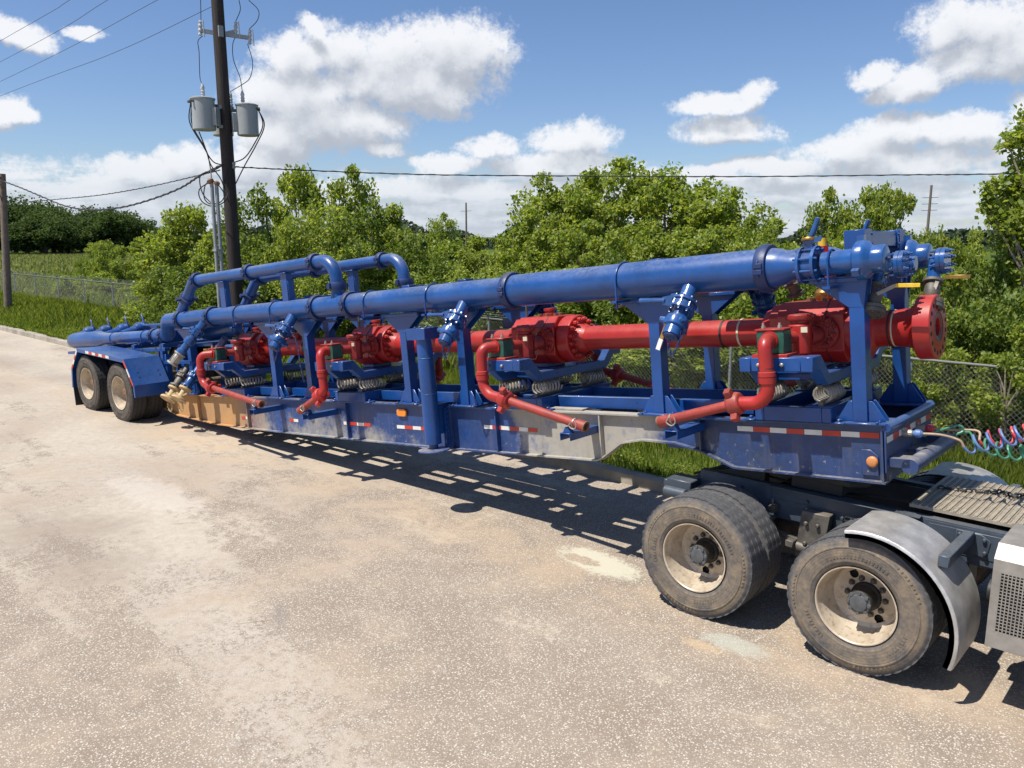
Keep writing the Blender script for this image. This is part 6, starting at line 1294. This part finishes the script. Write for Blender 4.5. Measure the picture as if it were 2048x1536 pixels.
n = 70000; x = rg.uniform(-75, 2, n); y = rg.uniform(13.6, 34, n) ; tag(blades('field_grass', np.stack([x, y, gz_(y)], 1), rg.uniform(.25, .7, n), rg.uniform(.015, .035, n), M['grass'], 4, .6), 'rank grass behind the fence', 'grass', kind='stuff')
n = 60000; x = rg.uniform(-170, -45, n); y = rg.uniform(15, 90, n) ; tag(blades('meadow_grass', np.stack([x, y, gz_(y)], 1), rg.uniform(.3, .6, n), rg.uniform(.05, .12, n), M['meadow'], 5, .8), 'open meadow across the left background', 'grass', kind='stuff')
n = 9000; x = rg.uniform(-45, 2.5, n); y = 8.86 + .10 * rg.uniform(0, 1, n) + .05 * np.sin(x * 3.1) * np.sin(x * .7)
tag(blades('kerb_edge_grass', np.stack([x, np.clip(y, 8.84, 9.0), 0 * x + .10], 1), rg.uniform(.06, .16, n) * (np.sin(x * 1.3) + np.sin(x * 4.1) > -.4), rg.uniform(.004, .009, n), M['grass'], 8, .9), 'ragged grass creeping over the kerb edge', 'grass', kind='stuff')
# weedy plants poking over the kerb and in the verge
WL = ranked([(-7.2, 9.15), (-6.9, 9.3), (-6.2, 9.1), (-24, 9.4), (-22, 9.3), (-28, 9.5), (-5.4, 9.2)], 'bushy weed growing in the verge by the kerb, %s from the left')
for i, (x, y, h_) in enumerate(((-7.2, 9.15, .45), (-6.9, 9.3, .38), (-6.2, 9.1, .25), (-24, 9.4, .3), (-22, 9.3, .35), (-28, 9.5, .3), (-5.4, 9.2, .22))):
    rg2 = np.random.default_rng(i); n = 500; P = np.stack([rg2.normal(0, .16, n), rg2.normal(0, .16, n), rg2.uniform(0, h_, n)], 1)
    o = bpy.data.objects.new('weed', leaf_mesh('weed', P, rg2.uniform(.03, .07, n), M['leaf_mid'], .2, i, .3)); COL.objects.link(o); o.location = (x, y, .07); tag(o, WL[i], 'weed', 'weeds along the kerb')

# ------------------------------------------------------------ chain-link fence
FN = empty('chain_link_fence', (0, 13.2, 0)); tag(FN, 'long grey chain-link fence with angled barbed-wire arms along the verge', 'fence')
FX0, FX1, ZB, ZT = -62.0, 3.0, -.12, 1.42
b = MB(); H = ZT - ZB - .03; st = .078; n = int((FX1 - FX0 + H) / st)
V = []; Fc = []; r = .0019
for d_ in (1, -1):
    for i in range(n):
        x0 = FX0 - (H if d_ > 0 else 0) + i * st; a = Vector((x0, .003 * d_, ZB)); c = Vector((x0 + d_ * H, .003 * d_, ZB + H))
        if d_ < 0: pass
        lo, hi = FX0, FX1
        ts = [0, 1]
        for k_, p in ((0, a), (1, c)): pass
        t0 = 0.0; t1 = 1.0; dxv = c.x - a.x
        for lim, sg in ((lo, 1), (hi, -1)):
            fa, fc = sg * (a.x - lim), sg * (c.x - lim)
            if fa < 0 and fc < 0: t1 = -1
            elif fa < 0: t0 = max(t0, fa / (fa - fc))
            elif fc < 0: t1 = min(t1, fa / (fa - fc))
        if t1 <= t0: continue
        p, q = a.lerp(c, t0), a.lerp(c, t1); m_ = len(V); nrm = Vector((-d_, 0, 1)).normalized() * r
        for e_ in (p, q): V += [tuple(e_ + Vector((0, -r, 0))), tuple(e_ + nrm + Vector((0, r * .6, 0))), tuple(e_ - nrm + Vector((0, r * .6, 0)))]
        Fc += [(m_, m_ + 1, m_ + 4, m_ + 3), (m_ + 1, m_ + 2, m_ + 5, m_ + 4), (m_ + 2, m_, m_ + 3, m_ + 5)]
b.add(V, Fc); b.build('wire_mesh', M['meshwire'], FN, smooth=0)
b = MB(); b.tube([(FX0, 0, ZT), (FX1, 0, ZT)], .021, 10); b.build('top_rail', M['meshwire'], FN)
x = -61.2
while x < 3:
    b = MB(); b.tube([(x, .03, -.35), (x, .03, ZT + .02)], .028, 10); (b.tube([(x, .03, ZT), (x, -.10, ZT + .17)], .016, 6) if x < -10 else None); b.build('post', M['galv'], FN); x += 3.02
b = MB()
for k_ in (.35, .65, .97): b.tube([(FX0, .03 - .13 * k_, ZT + .17 * k_), (-10.0, .03 - .13 * k_, ZT + .17 * k_)], .0025, 4)
b.build('barbed_wires', M['galv'], FN)
# straws and grit lying on the concrete
rg = np.random.default_rng(9)
STR = [((-6.1, 3.15), .30, 1.0), ((-8.9, 3.9), .3, .9), ((-4.7, 4.9), .16, .2)]
STRL = ('thin dry straw on the concrete, the nearest and longest', 'thin dry straw on the concrete, the farthest left', 'short dry straw on the concrete nearest the truck wheels')
for i, ((x, y), L_, a) in enumerate(STR):
    b = MB(); d = Vector((math.cos(a), math.sin(a), 0)); s = Vector((x, y, .004)); b.tube([s, s + d * L_ * .5 + Vector((0, .01, .003)), s + d * L_], .0016, 5); tag(b.build('straw', M['hosetan']), STRL[i], 'straw', 'straws on the concrete')
